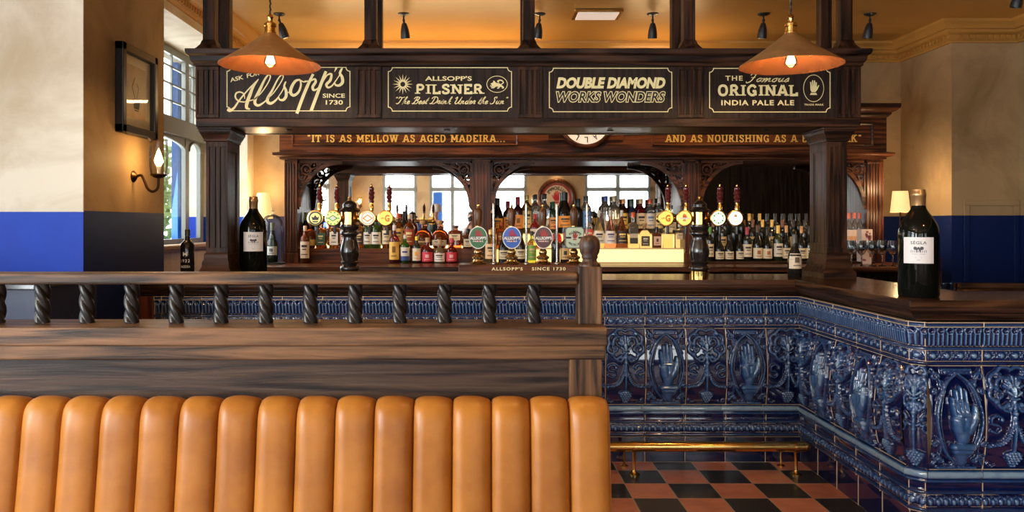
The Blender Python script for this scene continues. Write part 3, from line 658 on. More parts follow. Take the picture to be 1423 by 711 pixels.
def garland_strokes(corner=False):
    S = []; g = lambda u, v: ((u-92)/175, (520-v)/340)
    def both(st): S.append(st); S.append(mir(st))
    # lion mask in a leaf rosette
    S.append(([g(92,252), g(92,262)], (.075, .06), .026)); S.append(([g(92,246), g(92,268)], (.022, .03), .033)); S.append(([g(92,274)], .045, .028))
    both(([g(80,246)], .028, .031)); both(([g(76,230), g(82,240)], (.03, .03), .026)); both(([g(84,272), g(72,262)], (.025, .03), .027))
    both(([g(80,282), g(92,286)], .022, .024))
    for a in np.linspace(.3, PI-.3, 7): both(([(.0+.09*math.cos(a), .77+.05*math.sin(a)), (.17*math.cos(a), .78+.12*math.sin(a))], (.03, .04), .018))
    lob = [[(92,192),(108,184),(128,188),(140,204)], [(128,206),(150,206),(164,222),(160,246)], [(146,244),(166,254),(168,278),(150,292)], [(130,274),(146,290),(136,312),(112,304)], [(100,226),(120,216),(140,226),(146,250)]]
    for l in lob:
        if corner: l = [(92+(a-92)*.62, b_) for a, b_ in l]
        both((sm([g(*p) for p in l]), (.036, .045), .017)); both(([g(*l[-1])], .06, .02))
    both((spiral(.26 if not corner else .15, .73, .09, .5, 1.3), (.03, .022), .013))
    # stem, ribbons and side scrolls
    S.append((sm([g(92,290), g(92,340), g(92,400), g(92,452)]), (.05, .028), .02)); S.append(([g(92,330)], .06, .024)); S.append(([g(92,386)], .05, .022))
    k = .55 if corner else 1
    q = lambda u, v: (((u-92)*k)/175, (520-v)/340)
    both((sm([q(98,300), q(112,322), q(128,318), q(122,304)]), (.04, .025), .018))
    both((sm([q(130,350), q(146,338), q(166,346), q(166,364), q(148,368), q(138,380), q(150,394), q(166,388)]), (.03, .022), .016))
    both(([q(134,352)], .045, .018)); both(([q(166,388)], .035, .017))
    if not corner:
        both((sm([g(96,340), g(104,392), g(128,428), g(172,438)], 6), (.025, .055), .015))
        for p in sm([g(102,384), g(112,410), g(132,430), g(170,438)], 3): both(([(p[0], p[1])], .034, .022)); both(([(p[0]+.03, p[1]+.012)], .022, .021))
        both((spiral(.42, .055, .05, 0, 1.2), (.02, .016), .009)); both(([(.30,.05), (.36,.03)], .02, .008))
    else:
        both(([q(110,372), q(126,366)], (.03, .03), .02)); both(([q(130,372)], .035, .018))
    # grapes
    for row, nn in enumerate((3, 4, 5, 4, 3, 2)):
        for i in range(nn): S.append(([((i-(nn-1)/2)*.058, .175-row*.026)], .034, .026-.001*row))
    both(([g(92,456), g(70,468)], (.03, .05), .017))
    return S
def bulge(z): return .034*np.sin(PI*np.clip(z, 0, 1))**.9*(1.15-.3*z)+.004+.008*(1-z)
def tile_mesh(name, strokes, w, nx, nz, h=.467, curve=0):
    Xg, Zg, H = relief(strokes, nx, nz, w, h)
    q_ = np.hypot(Xg/w/.23, (Zg/h-.45)/.40); chis = np.clip((q_-.9)*5, 0, 1) if name == 'hand' else 1.0
    H = H+chis*(H > .006)*.0022*(np.sin(Xg*640+3*np.sin(Zg*410))*np.sin(Zg*560+2.5*np.sin(Xg*380)))   # chiselled leaf veins
    e = np.minimum(w/2-np.abs(Xg), np.minimum(Zg, h-Zg)); edge = np.clip(e/.004, 0, 1)
    B = bulge(Zg/h)-.003*(1-edge)+curve*(1-(2*Xg/w)**2)
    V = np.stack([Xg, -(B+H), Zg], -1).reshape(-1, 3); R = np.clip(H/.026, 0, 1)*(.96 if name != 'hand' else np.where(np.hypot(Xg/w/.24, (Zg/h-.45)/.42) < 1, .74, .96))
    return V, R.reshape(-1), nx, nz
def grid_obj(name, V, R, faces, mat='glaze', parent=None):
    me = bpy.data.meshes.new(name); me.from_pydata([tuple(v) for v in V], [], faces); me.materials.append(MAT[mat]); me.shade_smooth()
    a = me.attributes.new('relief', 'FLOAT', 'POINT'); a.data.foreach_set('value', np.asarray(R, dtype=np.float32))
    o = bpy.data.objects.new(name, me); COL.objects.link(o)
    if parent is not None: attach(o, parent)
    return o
def gfaces(nx, nz, off=0, flip=False):
    f = [(off+i*nz+j, off+(i+1)*nz+j, off+(i+1)*nz+j+1, off+i*nz+j+1) for i in range(nx-1) for j in range(nz-1)]
    return f
class Course:
    def __init__(s): s.V = []; s.R = []; s.F = []; s.n = 0
    def add(s, P0, d, out, bounds, z0, z1, nz, npt, hfun, m0, m1, zlist=None):
        d, out = np.array(d, float), np.array(out, float); P0 = np.array(P0, float); L = bounds[-1]
        zs = np.array(zlist) if zlist is not None else np.linspace(z0, z1, nz); nz = len(zs)
        for a, b_ in zip(bounds[:-1], bounds[1:]):
            n = max(4, int(npt*(b_-a)/TW)); ss = np.linspace(a+.0012, b_-.0012, n); Sg, Zg = np.meshgrid(ss, zs, indexing='ij')
            H, B = hfun(Sg, Zg)
            e = np.minimum(Sg-a, b_-Sg); B = B-.0025*(1-np.clip((e-.001)/.003, 0, 1))
            T = H+B; S2 = Sg+T*(m0*(1-Sg/L)+m1*(Sg/L))
            V = P0[None, None, :]+S2[..., None]*d+T[..., None]*out; V[..., 2] = Zg
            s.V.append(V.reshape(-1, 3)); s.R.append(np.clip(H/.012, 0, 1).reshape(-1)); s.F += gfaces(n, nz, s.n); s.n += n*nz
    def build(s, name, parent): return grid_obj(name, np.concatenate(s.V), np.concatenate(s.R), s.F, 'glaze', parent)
def h_flute(s, z):
    q = (z-.9125)/.090; p = TW/6; u = (s/p) % 1-.5
    H = .011*np.sqrt(np.clip(1-((np.abs(u)-.25)/.15)**2, 0, 1))*np.clip((.80-q)/.12, 0, 1)*np.clip(q/.08, 0, 1)
    d = np.hypot(u*p, (q-.80)*.09); H = np.maximum(H, .012*np.clip(1-np.abs(d-.0155)/.005, 0, 1)*(q > .62)); H = np.where(d < .0115, -.004, H)
    return np.clip(H, -.006, .02), .010+.012*np.sin(PI*np.clip(q, 0, 1)*.5)
def h_bead(s, z):
    p = TW/4; u = ((s/p) % 1-.5)*p; w_ = z-.8695
    d = np.hypot(u, w_); H = .012*np.sqrt(np.clip(1-(d/.0155)**2, 0, 1))
    H = np.maximum(H, .007*np.clip(1-np.abs(d-.021)/.004, 0, 1))
    us = ((s/p) % 1); us = np.minimum(us, 1-us)*p
    H = np.maximum(H, .008*np.clip(1-np.abs(us-np.abs(w_)*.45)/.004, 0, 1)); H = np.maximum(H, .008*np.clip(1-np.hypot(us, w_)/.007, 0, 1))
    return H*np.clip((.0245-np.abs(w_))/.004, 0, 1), .006+0*z
def h_leaf(s, z):
    p = TW/7; u = ((s/p) % 1-.5)*p; w_ = (z-.2165)
    H = .011*np.sqrt(np.clip(1-(u/.012)**2-((w_+.006)/.018)**2, 0, 1))
    H = np.maximum(H, .009*np.clip(1-np.abs(np.hypot(u, w_-.008)-.011)/.004, 0, 1))
    us = ((s/p) % 1); us = np.minimum(us, 1-us)*p
    H = np.maximum(H, .010*np.sqrt(np.clip(1-(us/.005)**2-(w_/.02)**2, 0, 1)))
    return H*np.clip((.026-np.abs(w_))/.004, 0, 1), .012+0*z
def prof_fun(zs, os_):
    def f(s, z):
        o = np.interp(z, zs, os_); return np.clip(o-.012, 0, 1)*.5, o-np.clip(o-.012, 0, 1)*.5
    return f
top_z = [1.000, 1.003, 1.006, 1.010, 1.013, 1.0165, 1.020, 1.0225]; top_o = [.018, .022, .024, .024, .020, .020, .016, .012]
fil_z = [.894, .898, .903, .907, .9125]; fil_o = [.008, .022, .026, .022, .012]
fi2_z = [.825, .829, .834, .838, .842, .8445]; fi2_o = [.004, .014, .018, .020, .014, .008]
mld = [(.159,.003),(.163,.008),(.168,.020),(.174,.023),(.180,.020),(.184,.013),(.190,.013)]
mlu = [(.243,.012),(.247,.014),(.251,.022),(.255,.024),(.259,.018),(.263,.014),(.285,.013),(.300,.018),(.304,.026),(.309,.026),(.313,.018),(.318,.018),(.322,.034),(.330,.042),(.340,.044),(.350,.038),(.355,.024),(.358,.012)]
root = thing('tiled_bar_counter', 'L-shaped bar clad in blue relief tiles with a dark wooden top', 'bar counter', (0, 5.1, 0))
first = 1.0136-12*TW
mb_ = [0]+[first+k*TW+1.996+.0 for k in range(0, 30) if 0 < first+k*TW+1.996 < 3.969-.02]+[3.969]
main_b = [b for b in mb_]
ret_L = Y0-3.626; ret_b = [ret_L*k/5 for k in range(6)]
front_x0 = 2.021; fb = [k*TW for k in range(10)]+[4.49-front_x0]
ch_L = math.hypot(front_x0-XR, 3.626-Y1)
segs = [((-1.996, Y0, 0), (1,0,0), (0,-1,0), main_b, 0, -1.0), ((XR, Y0, 0), (0,-1,0), (-1,0,0), ret_b, 1.0, .414),
        ((XR, 3.626, 0), ((front_x0-XR)/ch_L, (Y1-3.626)/ch_L, 0), (-.7071, -.7071, 0), [0, ch_L], -.414, .414), ((front_x0, Y1, 0), (1,0,0), (0,-1,0), fb, -.414, 0)]
courses = [('fluted_tile_course', None, h_flute, 24, 60, (.9125, 1.0)), ('beaded_tile_course', None, h_bead, 16, 56, (.8445, .894)), ('leaf_tile_course', None, h_leaf, 14, 60, (.19, .243)),
           ('moulded_tile_course', top_z, prof_fun(top_z, top_o), 0, 4, None), ('moulded_tile_course', fil_z, prof_fun(fil_z, fil_o), 0, 4, None), ('moulded_tile_course', fi2_z, prof_fun(fi2_z, fi2_o), 0, 4, None),
           ('skirting_tile_course', [p[0] for p in mld], prof_fun([p[0] for p in mld], [p[1] for p in mld]), 0, 4, None), ('skirting_tile_course', [p[0] for p in mlu], prof_fun([p[0] for p in mlu], [p[1] for p in mlu]), 0, 4, None),
           ('plain_tile_course', [.004, .01, .15, .156], lambda s, z: (0*s, .002+0*s), 0, 4, None)]
for nm, zl, hf, nz, npt, zr in courses:
    C_ = Course()
    for P0, d, out, bd, m0, m1 in segs: C_.add(P0, d, out, bd, zr[0] if zr else 0, zr[1] if zr else 0, nz, npt, hf, m0, m1, zl)
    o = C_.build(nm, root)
# relief tiles
Vh, Rh, nx, nz = tile_mesh('hand', hand_strokes(), TW-.002, 92, 172); fh = gfaces(nx, nz)
Vg, Rg, nx, nz = tile_mesh('garland', garland_strokes(), TW-.002, 92, 172); fg = gfaces(nx, nz)
Vc, Rc, nxc, nzc = tile_mesh('corner', garland_strokes(True), ch_L+.028, 44, 172, curve=.012)
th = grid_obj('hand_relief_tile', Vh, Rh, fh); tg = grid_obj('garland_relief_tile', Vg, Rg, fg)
def put(src, x, y, rot, used=[]):
    o = src if src not in used else src.copy()
    if src in used: COL.objects.link(o)
    used.append(src)
    attach(o, root); o.location = Vector((x, y, .358))-Vector(root.location); o.rotation_euler.z = rot
    return o
def crop_tile(V, R, nx, nz, keep):
    V2 = V.reshape(nx, nz, 3); R2 = R.reshape(nx, nz); k = (V2[:, 0, 0] >= keep[0]) & (V2[:, 0, 0] <= keep[1])
    V3 = V2[k]; return V3.reshape(-1, 3), R2[k].reshape(-1), int(k.sum())
for a, b_ in zip(main_b[:-1], main_b[1:]):
    xa, xb = -1.996+a, -1.996+b_
    idx = round((xa-1.0136)/TW) if abs(xb-xa-TW) < .01 else None
    if idx is not None:
        put(th if idx % 2 == 0 else tg, (xa+xb)/2, Y0, 0)
        continue
    else:
        keep = (-TW/2, xb-xa-TW/2) if xa > 1 else (TW/2-(xb-xa), TW/2)
        if xb-xa < .03: continue
        V2, R2, n2 = crop_tile(Vg, Rg, nx, nz, keep)
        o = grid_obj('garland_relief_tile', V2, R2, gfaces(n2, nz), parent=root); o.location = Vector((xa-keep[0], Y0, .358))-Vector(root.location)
for k in range(5): put(th if k % 2 == 1 else tg, XR, Y0-(k+.5)*ret_L/5, -PI/2)
for k in range(10): put(th if k % 2 == 0 else tg, front_x0+(k+.5)*TW, Y1, 0)
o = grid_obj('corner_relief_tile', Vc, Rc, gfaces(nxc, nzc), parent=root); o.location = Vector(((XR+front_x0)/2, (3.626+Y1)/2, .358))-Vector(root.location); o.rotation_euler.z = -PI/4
# grout bed and carcass behind the tiles
gb = MB()
gb.sweep([(0, .0), (0, 1.02)], [(-1.996, Y0+.003), (XR+.003, Y0+.003), (XR+.003, 3.626), (front_x0, Y1+.003), (4.49, Y1+.003)])
gz = [(1.0205, .0245), (1.0014, .0245), (.9125, .009), (.894, .006), (.8445, .006), (.824, .003), (.3585, .012), (.243, .0105), (.19, .0105), (.1575, .001)]
for z, o_ in gz:
    gb.sweep([(-.004, z-.0012), (o_+.0015, z-.0012), (o_+.0015, z+.0012), (-.004, z+.0012)], [(-1.996, Y0), (XR, Y0), (XR, 3.626), (front_x0, Y1), (4.49, Y1)], inward=-1)
# raised seams between the top course tiles
def seam(P0, d, out, bounds):
    P0, d, out = Vector(P0), Vector(d), Vector(out)
    for b_ in bounds:
        for z0, z1, o_ in ((1.0005, 1.0235, .0225), (.913, 1.0, .0155), (.845, .912, .0095), (.358, .825, .0), (.243, .357, .0135), (.157, .243, .0125), (0, .157, .0006)):
            N_ = 9 if z0 == .358 else 2; pts = []
            for i in range(N_):
                z = z0+(z1-z0)*i/(N_-1); oo = o_ if z0 != .358 else float(bulge((z-.358)/.467))-.0015
                pts.append(P0+d*b_+out*oo+Vector((0, 0, z)))
            gb.tube(pts, .0022, 4, caps=False)
for P0, d, out, bd, m0, m1 in segs: seam(P0, d, out, bd[1:-1] if len(bd) > 2 else [0, ch_L])
seam((0, Y0, 0), (1,0,0), (0,-1,0), [-1.996])
gb.build('grout', 'grout', root, smooth=0, fix=False)
cb = MB().box(-2.05, 2.36, Y0+.03, 5.34, 0, 1.03).box(XR+.03, 2.36, Y1+.08, Y0+.03, 0, 1.03).box(2.36, 4.49, Y1+.03, 3.95, 0, 1.03)
cb.build('carcass', 'panelwood', root, smooth=0)
MB().box(-2.11, -1.998, 4.83, 5.3, 0, 1.023).build('end_post', 'mah_z', root, bevel=.004, smooth=0)
# wooden top with a stepped, moulded edge
for pts_, mt in (([(-2.11, 4.80), (1.913, 4.80), (2.42, 5.39), (-2.11, 5.39)], 'counter'), ([(1.913, 4.80), (1.913, 3.518), (2.42, 4.0), (2.42, 5.39)], 'counter_y'), ([(1.913, 3.518), (4.49, 3.518), (4.49, 4.0), (2.42, 4.0)], 'counter')):
    MB().poly(pts_, (0, 0, 0), RX, RY, ZC, .032).build('worktop', mt, root, bevel=.004, smooth=0)
ep = [(-.2, 1.024), (-.03, 1.024), (-.012, 1.030), (-.012, 1.036), (.006, 1.044), (.018, 1.056), (.018, 1.062), (.030, 1.066), (.040, 1.080), (.040, 1.0935), (-.2, 1.0935)]
epath = [(-2.11, 4.845), (1.958, 4.845), (1.958, 3.563), (4.49, 3.563)]
MB().sweep(ep, epath, inward=-1, only=(0, 2)).build('edge_moulding', 'oak_x', root, smooth=30)
MB().sweep(ep, epath, inward=-1, only=(1,)).build('edge_moulding', 'oak_y', root, smooth=30)
# the brass foot rail
ft = thing('brass_foot_rail', 'brass foot rail on short posts along the foot of the blue tiled bar', 'foot rail', (1.3, 4.62, 0))
zr, yr = Z(620, 4.62), 4.62
xe = X(1119, yr)
rl = MB().tube([(-1.95, yr, zr), (xe, yr, zr)], .030, 16); rl.sphere((xe, yr, zr), .031)
rl.build('rail', 'brass', ft, smooth=40)
for xp in (X(881, yr), X(1106, yr), X(881, yr)-.95, X(881, yr)-1.9):
    q = MB().lathe([(.034, 0), (.034, .006), (.02, .014), (.012, .022), (.0105, .03), (.0105, zr-.04), (.016, zr-.03), (.016, zr)], (xp, yr, 0), 16).lathe([(.033, -.012), (.034, 0), (.033, .012)], (xp, yr, zr), 16, axis=(1,0,0))
    q.build('post', 'brass', ft, smooth=40)
    q = MB().tube(catmull([(xp-.02, yr+.01, zr-.02), (xp-.026, yr+.1, zr-.05), (xp-.028, yr+.155, .1), (xp-.028, yr+.16, .012)], 5), .007, 8).lathe([(.024, 0), (.024, .006), (.01, .014)], (xp-.028, yr+.16, 0), 14)
    q.build('brace', 'brass', ft, smooth=40)
# ------------------------------------------------------------------ canopy over the bar
CF = 4.88                                  # plane of the painted boards
cano = thing('bar_canopy', 'dark oak canopy over the bar with four gilt lettered boards, columns and ceiling posts', 'canopy', (.3, 5.07, ZC))
xl, xr = X(272, 4.87), X(1196, 4.87)
zb, zbr, ztp, zc = Z(176, 4.87), Z(164, 4.87), Z(90, 4.87), Z(68, 4.84)
# top cornice
cm = MB().sweep([(-.3, ztp-.012), (.0, ztp-.012), (.012, ztp-.006), (.012, ztp+.008), (.024, ztp+.02), (.03, ztp+.05), (.046, ztp+.062), (.05, ztp+.075), (.05, zc), (-.3, zc)], [(xl, 5.30), (xl, 4.87), (xr, 4.87), (xr, 5.30)], inward=-1)
cm.build('cornice', 'oak_x', cano, smooth=30)
MB().box(xl-.03, xr+.03, 4.9, 5.3, zc-.02, zc).build('top_board', 'oak_x', cano, smooth=0)
# bottom rail and soffit
MB().box(xl, xr, 4.868, 4.93, zb, zbr).build('bottom_rail', 'oak_x', cano, bevel=.004, smooth=0)
MB().box(xl+.01, xr-.01, 4.93, 5.31, zb+.004, zb+.03).build('soffit', 'mah_x', cano, bevel=.003, smooth=0)
MB().box(xl, xr, 5.28, 5.315, zb, zc-.02).build('rear_fascia', 'oak_x', cano, bevel=.003, smooth=0)
MB().box(xl, xl+.03, 4.93, 5.28, zb, zc-.02).box(xr-.03, xr, 4.93, 5.28, zb, zc-.02).build('end_panel', 'oak_z', cano, smooth=0)
for px, py in ((402, 181), (621, 181), (848, 182), (1064, 181)):
    q = (EYE-zb)*-1; d = (zb-EYE)*F/(VY-py); MB().lathe([(.0, -.002), (.018, -.002), (.022, .003)], (X(px, d), d, zb), 16).build('downlight', 'iron', cano)
def flutes(mb, x0, x1, y, z0, z1, n, dep=.010, mar=.014):
    """raised strips that leave n flutes between them on a face towards -y"""
    w = (x1-x0); p = (w-2*mar)/n
    mb.box(x0, x0+mar, y, y+dep, z0+mar*1.6, z1-mar*1.6).box(x1-mar, x1, y, y+dep, z0+mar*1.6, z1-mar*1.6).box(x0, x1, y, y+dep, z0, z0+mar*1.6).box(x0, x1, y, y+dep, z1-mar*1.6, z1)
    for i in range(1, n): mb.box(x0+mar+p*i-p*.28, x0+mar+p*i+p*.28, y+.001, y+dep, z0+mar*1.5, z1-mar*1.5)
for a, b_ in ((271.5, 304), (495, 530), (720, 754), (942, 977), (1162, 1196.5)):
    xa, xb = X(a, 4.87), X(b_, 4.87); m = MB().box(xa, xb, 4.878, 4.93, zbr, ztp-.008); flutes(m, xa, xb, 4.868, zbr+.002, ztp-.01, 4)
    m.build('fluted_block', 'oak_z', cano, bevel=.0025, smooth=0)
U = lambda px: X(px, CF)
V_ = lambda py: Z(py, CF)
O_ = (0, CF, 0)
boards = []
for a, b_ in ((304, 495), (530, 720), (754, 942), (977, 1162)):
    bd = MB().box(X(a, 4.88), X(b_, 4.88), CF, 4.93, zbr, ztp-.008).build('sign_board', 'board_z', cano, smooth=0); boards.append(bd)
# --- board 1
m = MB(); k1 = lambda u, v: (U(270+u/5.692), V_(60+v/5.692)); pw = (U(1)-U(0))
fr_ = notched(U(315.5), U(486.3), V_(154), V_(93.5), 5.5*pw)
m.ribbon(fr_, 1.15*pw, O_, RX, RZ, .0008, True)
def scr(pts, w, n=7): m.ribbon([tuple(p)[:2] for p in catmull([k1(*p)+(0,) for p in pts], n)], [x/5.692*pw*.74 for x in w], O_, RX, RZ, .0012)
scr([(262,522),(285,532),(318,508),(352,458),(398,400),(448,345),(508,284)], [34,32,22,18,16,14,8])
scr([(508,284),(466,345),(440,410),(418,470),(415,510),(442,522)], [10,28,36,38,32,12])
scr([(398,466),(352,458),(326,428),(332,396),(362,386),(392,402),(400,440)], [12,14,18,18,16,14,8])
scr([(398,462),(450,452),(482,438),(530,392),(580,320),(602,268),(588,250),(556,290),(518,370),(484,440),(482,478),(508,492),(548,470),(580,440)], [8,12,12,12,12,14,16,22,32,34,30,26,16,10])
scr([(580,440),(628,392),(680,318),(704,268),(690,252),(658,290),(618,370),(584,430),(580,462),(606,476),(644,452),(670,418)], [8,12,12,12,14,16,22,32,34,30,20,10])
scr([(668,420),(700,370),(726,302)], [10,12,12]); scr([(722,306),(712,340),(726,376),(726,420),(704,448),(676,446),(668,428)], [14,22,30,32,28,18,14])
scr([(736,392),(764,384)], [10,12])
scr([(838,288),(800,300),(768,352),(764,396),(790,412),(826,384),(844,330),(838,292)], [18,28,34,32,30,24,20,16])
scr([(836,292),(868,306),(896,300)], [14,14,12])
scr([(872,300),(912,296),(944,246)], [12,14,20]); scr([(940,244),(890,350),(846,460),(812,556)], [26,34,34,34])
scr([(916,300),(952,284),(960,306),(938,344),(944,370),(972,362),(1002,330)], [14,20,28,30,24,16,12])
scr([(1042,222),(1000,330),(956,450),(924,536)], [30,34,34,34]); scr([(1020,300),(1052,252),(1084,246),(1076,292),(1046,326),(1058,350),(1088,338),(1120,296)], [12,16,24,30,28,22,16,12])
scr([(1118,300),(1150,250),(1172,196)], [10,12,12]); scr([(1166,200),(1152,236),(1170,270),(1172,310),(1146,334),(1118,330),(1110,312)], [14,24,32,34,28,20,14])
scr([(1120,178),(1122,198),(1108,228)], [26,22,4])
for tx, bx, an in (('ASK', (286, 394, 310, 262), 0), ('FOR', (418, 520, 276, 232), 0)):
    Ouv = k1(bx[0], bx[2]); t_ = math.radians(14); uu = (math.cos(t_), 0, math.sin(t_)); vv = (-math.sin(t_), 0, math.cos(t_))
    m.text(tx, (0, (bx[1]-bx[0])/5.692*pw, 0, 34/5.692*pw), (Ouv[0], CF, Ouv[1]), uu, vv, .001, bold=.02, shear=.1)
b4 = lambda u0, u1, v0, v1, f=k1: (f(u0, 0)[0], f(u1, 0)[0], f(0, v1)[1], f(0, v0)[1])
m.text('SINCE', b4(1016, 1192, 398, 432), O_, RX, RZ, .001, bold=.02); m.text('1730', b4(1040, 1176, 450, 486), O_, RX, RZ, .001, bold=.02)
m.build('gilt_lettering', 'gold', boards[0], smooth=0, fix=False)
# --- board 2
m = MB(); k2 = lambda u, v: (U(500+u/5.473), V_(60+v/5.473))
m.ribbon(notched(U(539.6), U(710.8), V_(154.3), V_(94), 5.5*pw), 1.15*pw, O_, RX, RZ, .0008, True)
m.text("ALLSOPP'S", b4(497, 852, 250, 286, k2), O_, RX, RZ, .001, bold=.022)
slab(m, 'PILSNER', b4(424, 940, 314, 384, k2), O_, wt=.22, ser=.38, gap=.07)
cursive(m, '"The Best Drink Under the Sun"', b4(256, 1122, 408, 462, k2), O_, wt=.085)
cs = k2(327, 312); q = 1/5.473*pw
m.ring(cs, 26*q, 15*q, O_, RX, RZ, .001)
for i in range(16):
    t_ = PI*2*i/16+PI/2; L_ = 78*q if i % 2 == 0 else 74*q
    m.poly([(cs[0]+34*q*math.cos(t_-.15), cs[1]+34*q*math.sin(t_-.15)), (cs[0]+L_*math.cos(t_), cs[1]+L_*math.sin(t_)), (cs[0]+34*q*math.cos(t_+.15), cs[1]+34*q*math.sin(t_+.15))], O_, RX, RZ, .001)
cl_ = k2(1044, 312); m.ring(cl_, 78*q, 4.5*q, O_, RX, RZ, .001, ry=62*q)
def lp(pts, w=None):
    pp = [k2(*p) for p in pts]
    if w: m.ribbon([tuple(p)[:2] for p in catmull([(a, b_, 0) for a, b_ in pp], 4)], [x*q for x in w], O_, RX, RZ, .001)
    else: m.poly(pp, O_, RX, RZ, .001)
lp([(1016,296),(1012,284),(1026,288),(1034,300),(1062,306),(1080,316),(1080,330),(1060,332),(1040,330),(1022,326),(1004,320),(994,308)])
lp([(1022,320),(1004,328),(992,322)], [14,10,6]); lp([(1034,324),(1016,338),(1000,338)], [14,10,7]); lp([(1068,324),(1086,330),(1092,340),(1080,340)], [16,10,7]); lp([(1062,326),(1056,340),(1044,342)], [14,9,7])
lp([(1076,312),(1092,300),(1080,284),(1062,282),(1050,290),(1060,298)], [7,8,9,10,12,6])
m.build('gilt_lettering', 'gold', boards[1], smooth=0, fix=False)
# --- board 3
m = MB(); k3 = lambda u, v: (U(740+u/5.925), V_(60+v/5.925))
m.ribbon(notched(U(763.4), U(933.5), V_(155.2), V_(94.8), 5.5*pw), 1.15*pw, O_, RX, RZ, .0008, True)
m.text('DOUBLE', b4(196, 600, 280, 374, k3), O_, RX, RZ, .001, bold=.055, shear=.22, spacing=.98); m.text('DIAMOND', b4(612, 1094, 280, 374, k3), O_, RX, RZ, .001, bold=.055, shear=.22, spacing=.98)
m.text('WORKS', b4(192, 568, 394, 490, k3), O_, RX, RZ, .001, bold=.075, shear=.22, spacing=1.02); m.text('WONDERS', b4(584, 1096, 394, 490, k3), O_, RX, RZ, .001, bold=.075, shear=.22, spacing=1.02)
m5 = MB(); m5.text('WORKS', b4(199, 561, 401, 483, k3), O_, RX, RZ, .0026, bold=.018, shear=.22, spacing=1.04); m5.text('WONDERS', b4(591, 1089, 401, 483, k3), O_, RX, RZ, .0026, bold=.018, shear=.22, spacing=1.04)
m5.build('letter_inlay', plain('dark_letter_paint', (.022, .012, .009), .45), boards[2], smooth=0, fix=False)
m.build('gilt_lettering', 'gold', boards[2], smooth=0, fix=False)
# --- board 4
m = MB(); k4 = lambda u, v: (U(960+u/3.554), V_(v/3.554))
m.ribbon(notched(U(986), U(1153.4), V_(155.5), V_(95), 5.5*pw), 1.15*pw, O_, RX, RZ, .0008, True)
m.text('THE', b4(170, 256, 374, 398, k4), O_, RX, RZ, .001, bold=.02, spacing=1.2); cursive(m, 'Famous', b4(272, 492, 362, 404, k4), O_, wt=.07)
slab(m, 'ORIGINAL', b4(132, 528, 420, 472, k4), O_, wt=.22, ser=.36, gap=.08)
m.text('INDIA PALE ALE', b4(150, 510, 494, 520, k4), O_, RX, RZ, .001, bold=.03, spacing=1.15)
ch = k4(606, 436); q = 1/3.554*pw
m.ring(ch, 50*q, 3*q, O_, RX, RZ, .001, ry=66*q); flat_hand(m, (ch[0], ch[1]+4*q), 40*q, O_, RX, RZ)
m.text('TRADE MARK', b4(560, 656, 512, 521, k4), O_, RX, RZ, .001, bold=.02, spacing=1.1)
m.build('gilt_lettering', 'gold', boards[3], smooth=0, fix=False)
# columns that carry the canopy
for sgn, xc0, xc1, z0 in ((1, -1.714, -1.584, ZC), (-1, 2.172, 2.296, ZC)):
    ya, yb = 4.94, 5.19; m = MB().box(xc0, xc1, ya+.010, yb, z0, zb); flutes(m, xc0, xc1, ya, z0+.16, zb-.085, 3, .010, .020)
    sx = xc1 if sgn > 0 else xc0                       # panelled cheek towards the middle of the bar
    def cheek(y0, y1, za, zbb, t): m.box(min(sx, sx+sgn*t), max(sx, sx+sgn*t), y0, y1, za, zbb)
    cheek(ya, yb, z0+.05, z0+.22, .006); cheek(ya, yb, zb-.14, zb, .006); cheek(ya, ya+.055, z0+.22, zb-.14, .006); cheek(yb-.055, yb, z0+.22, zb-.14, .006)
    cheek(ya+.055, ya+.068, z0+.235, zb-.155, .003); cheek(yb-.068, yb-.055, z0+.235, zb-.155, .003)
    o = m.build('column', 'oak_z', cano, bevel=.002, smooth=0)
    cap = [(0, zb-.085), (.010, zb-.080), (.010, zb-.07), (.018, zb-.055), (.028, zb-.035), (.034, zb-.02), (.034, zb-.012), (.04, zb-.010), (.04, zb)]
    pth = [(xc0, ya), (xc1, ya), (xc1, yb), (xc0, yb)]
    MB().sweep(cap, pth, closed=True, inward=-1).build('capital', 'oak_x', cano, smooth=30)
    bas = [(0, z0+.16), (.010, z0+.15), (.010, z0+.12), (.018, z0+.10), (.020, z0+.07), (.034, z0+.045), (.04, z0+.035), (.04, z0), (0, z0)]
    MB().sweep(bas, pth, closed=True, inward=-1).build('plinth', 'oak_x', cano, smooth=30)
# slender posts up to the ceiling
yf, yr_ = 4.95, 5.24; pw2 = .037
for pc, ph in ((292.6, 0), (515.5, 0), (734.5, 0), (956, 0), (1173, 0)):
    xc = X(pc, yf)
    for yy in (yf, yr_):
        m = MB().box(xc-pw2, xc+pw2, yy-pw2, yy+pw2, zc, Hc-.001)
        m.sweep([(0, zc+.075), (.006, zc+.065), (.012, zc+.045), (.03, zc+.02), (.036, zc+.015), (.036, zc), (0, zc)], [(xc-pw2, yy-pw2), (xc+pw2, yy-pw2), (xc+pw2, yy+pw2), (xc-pw2, yy+pw2)], closed=True, inward=-1)
        m.build('post', 'oak_z', cano, bevel=.003, smooth=0)

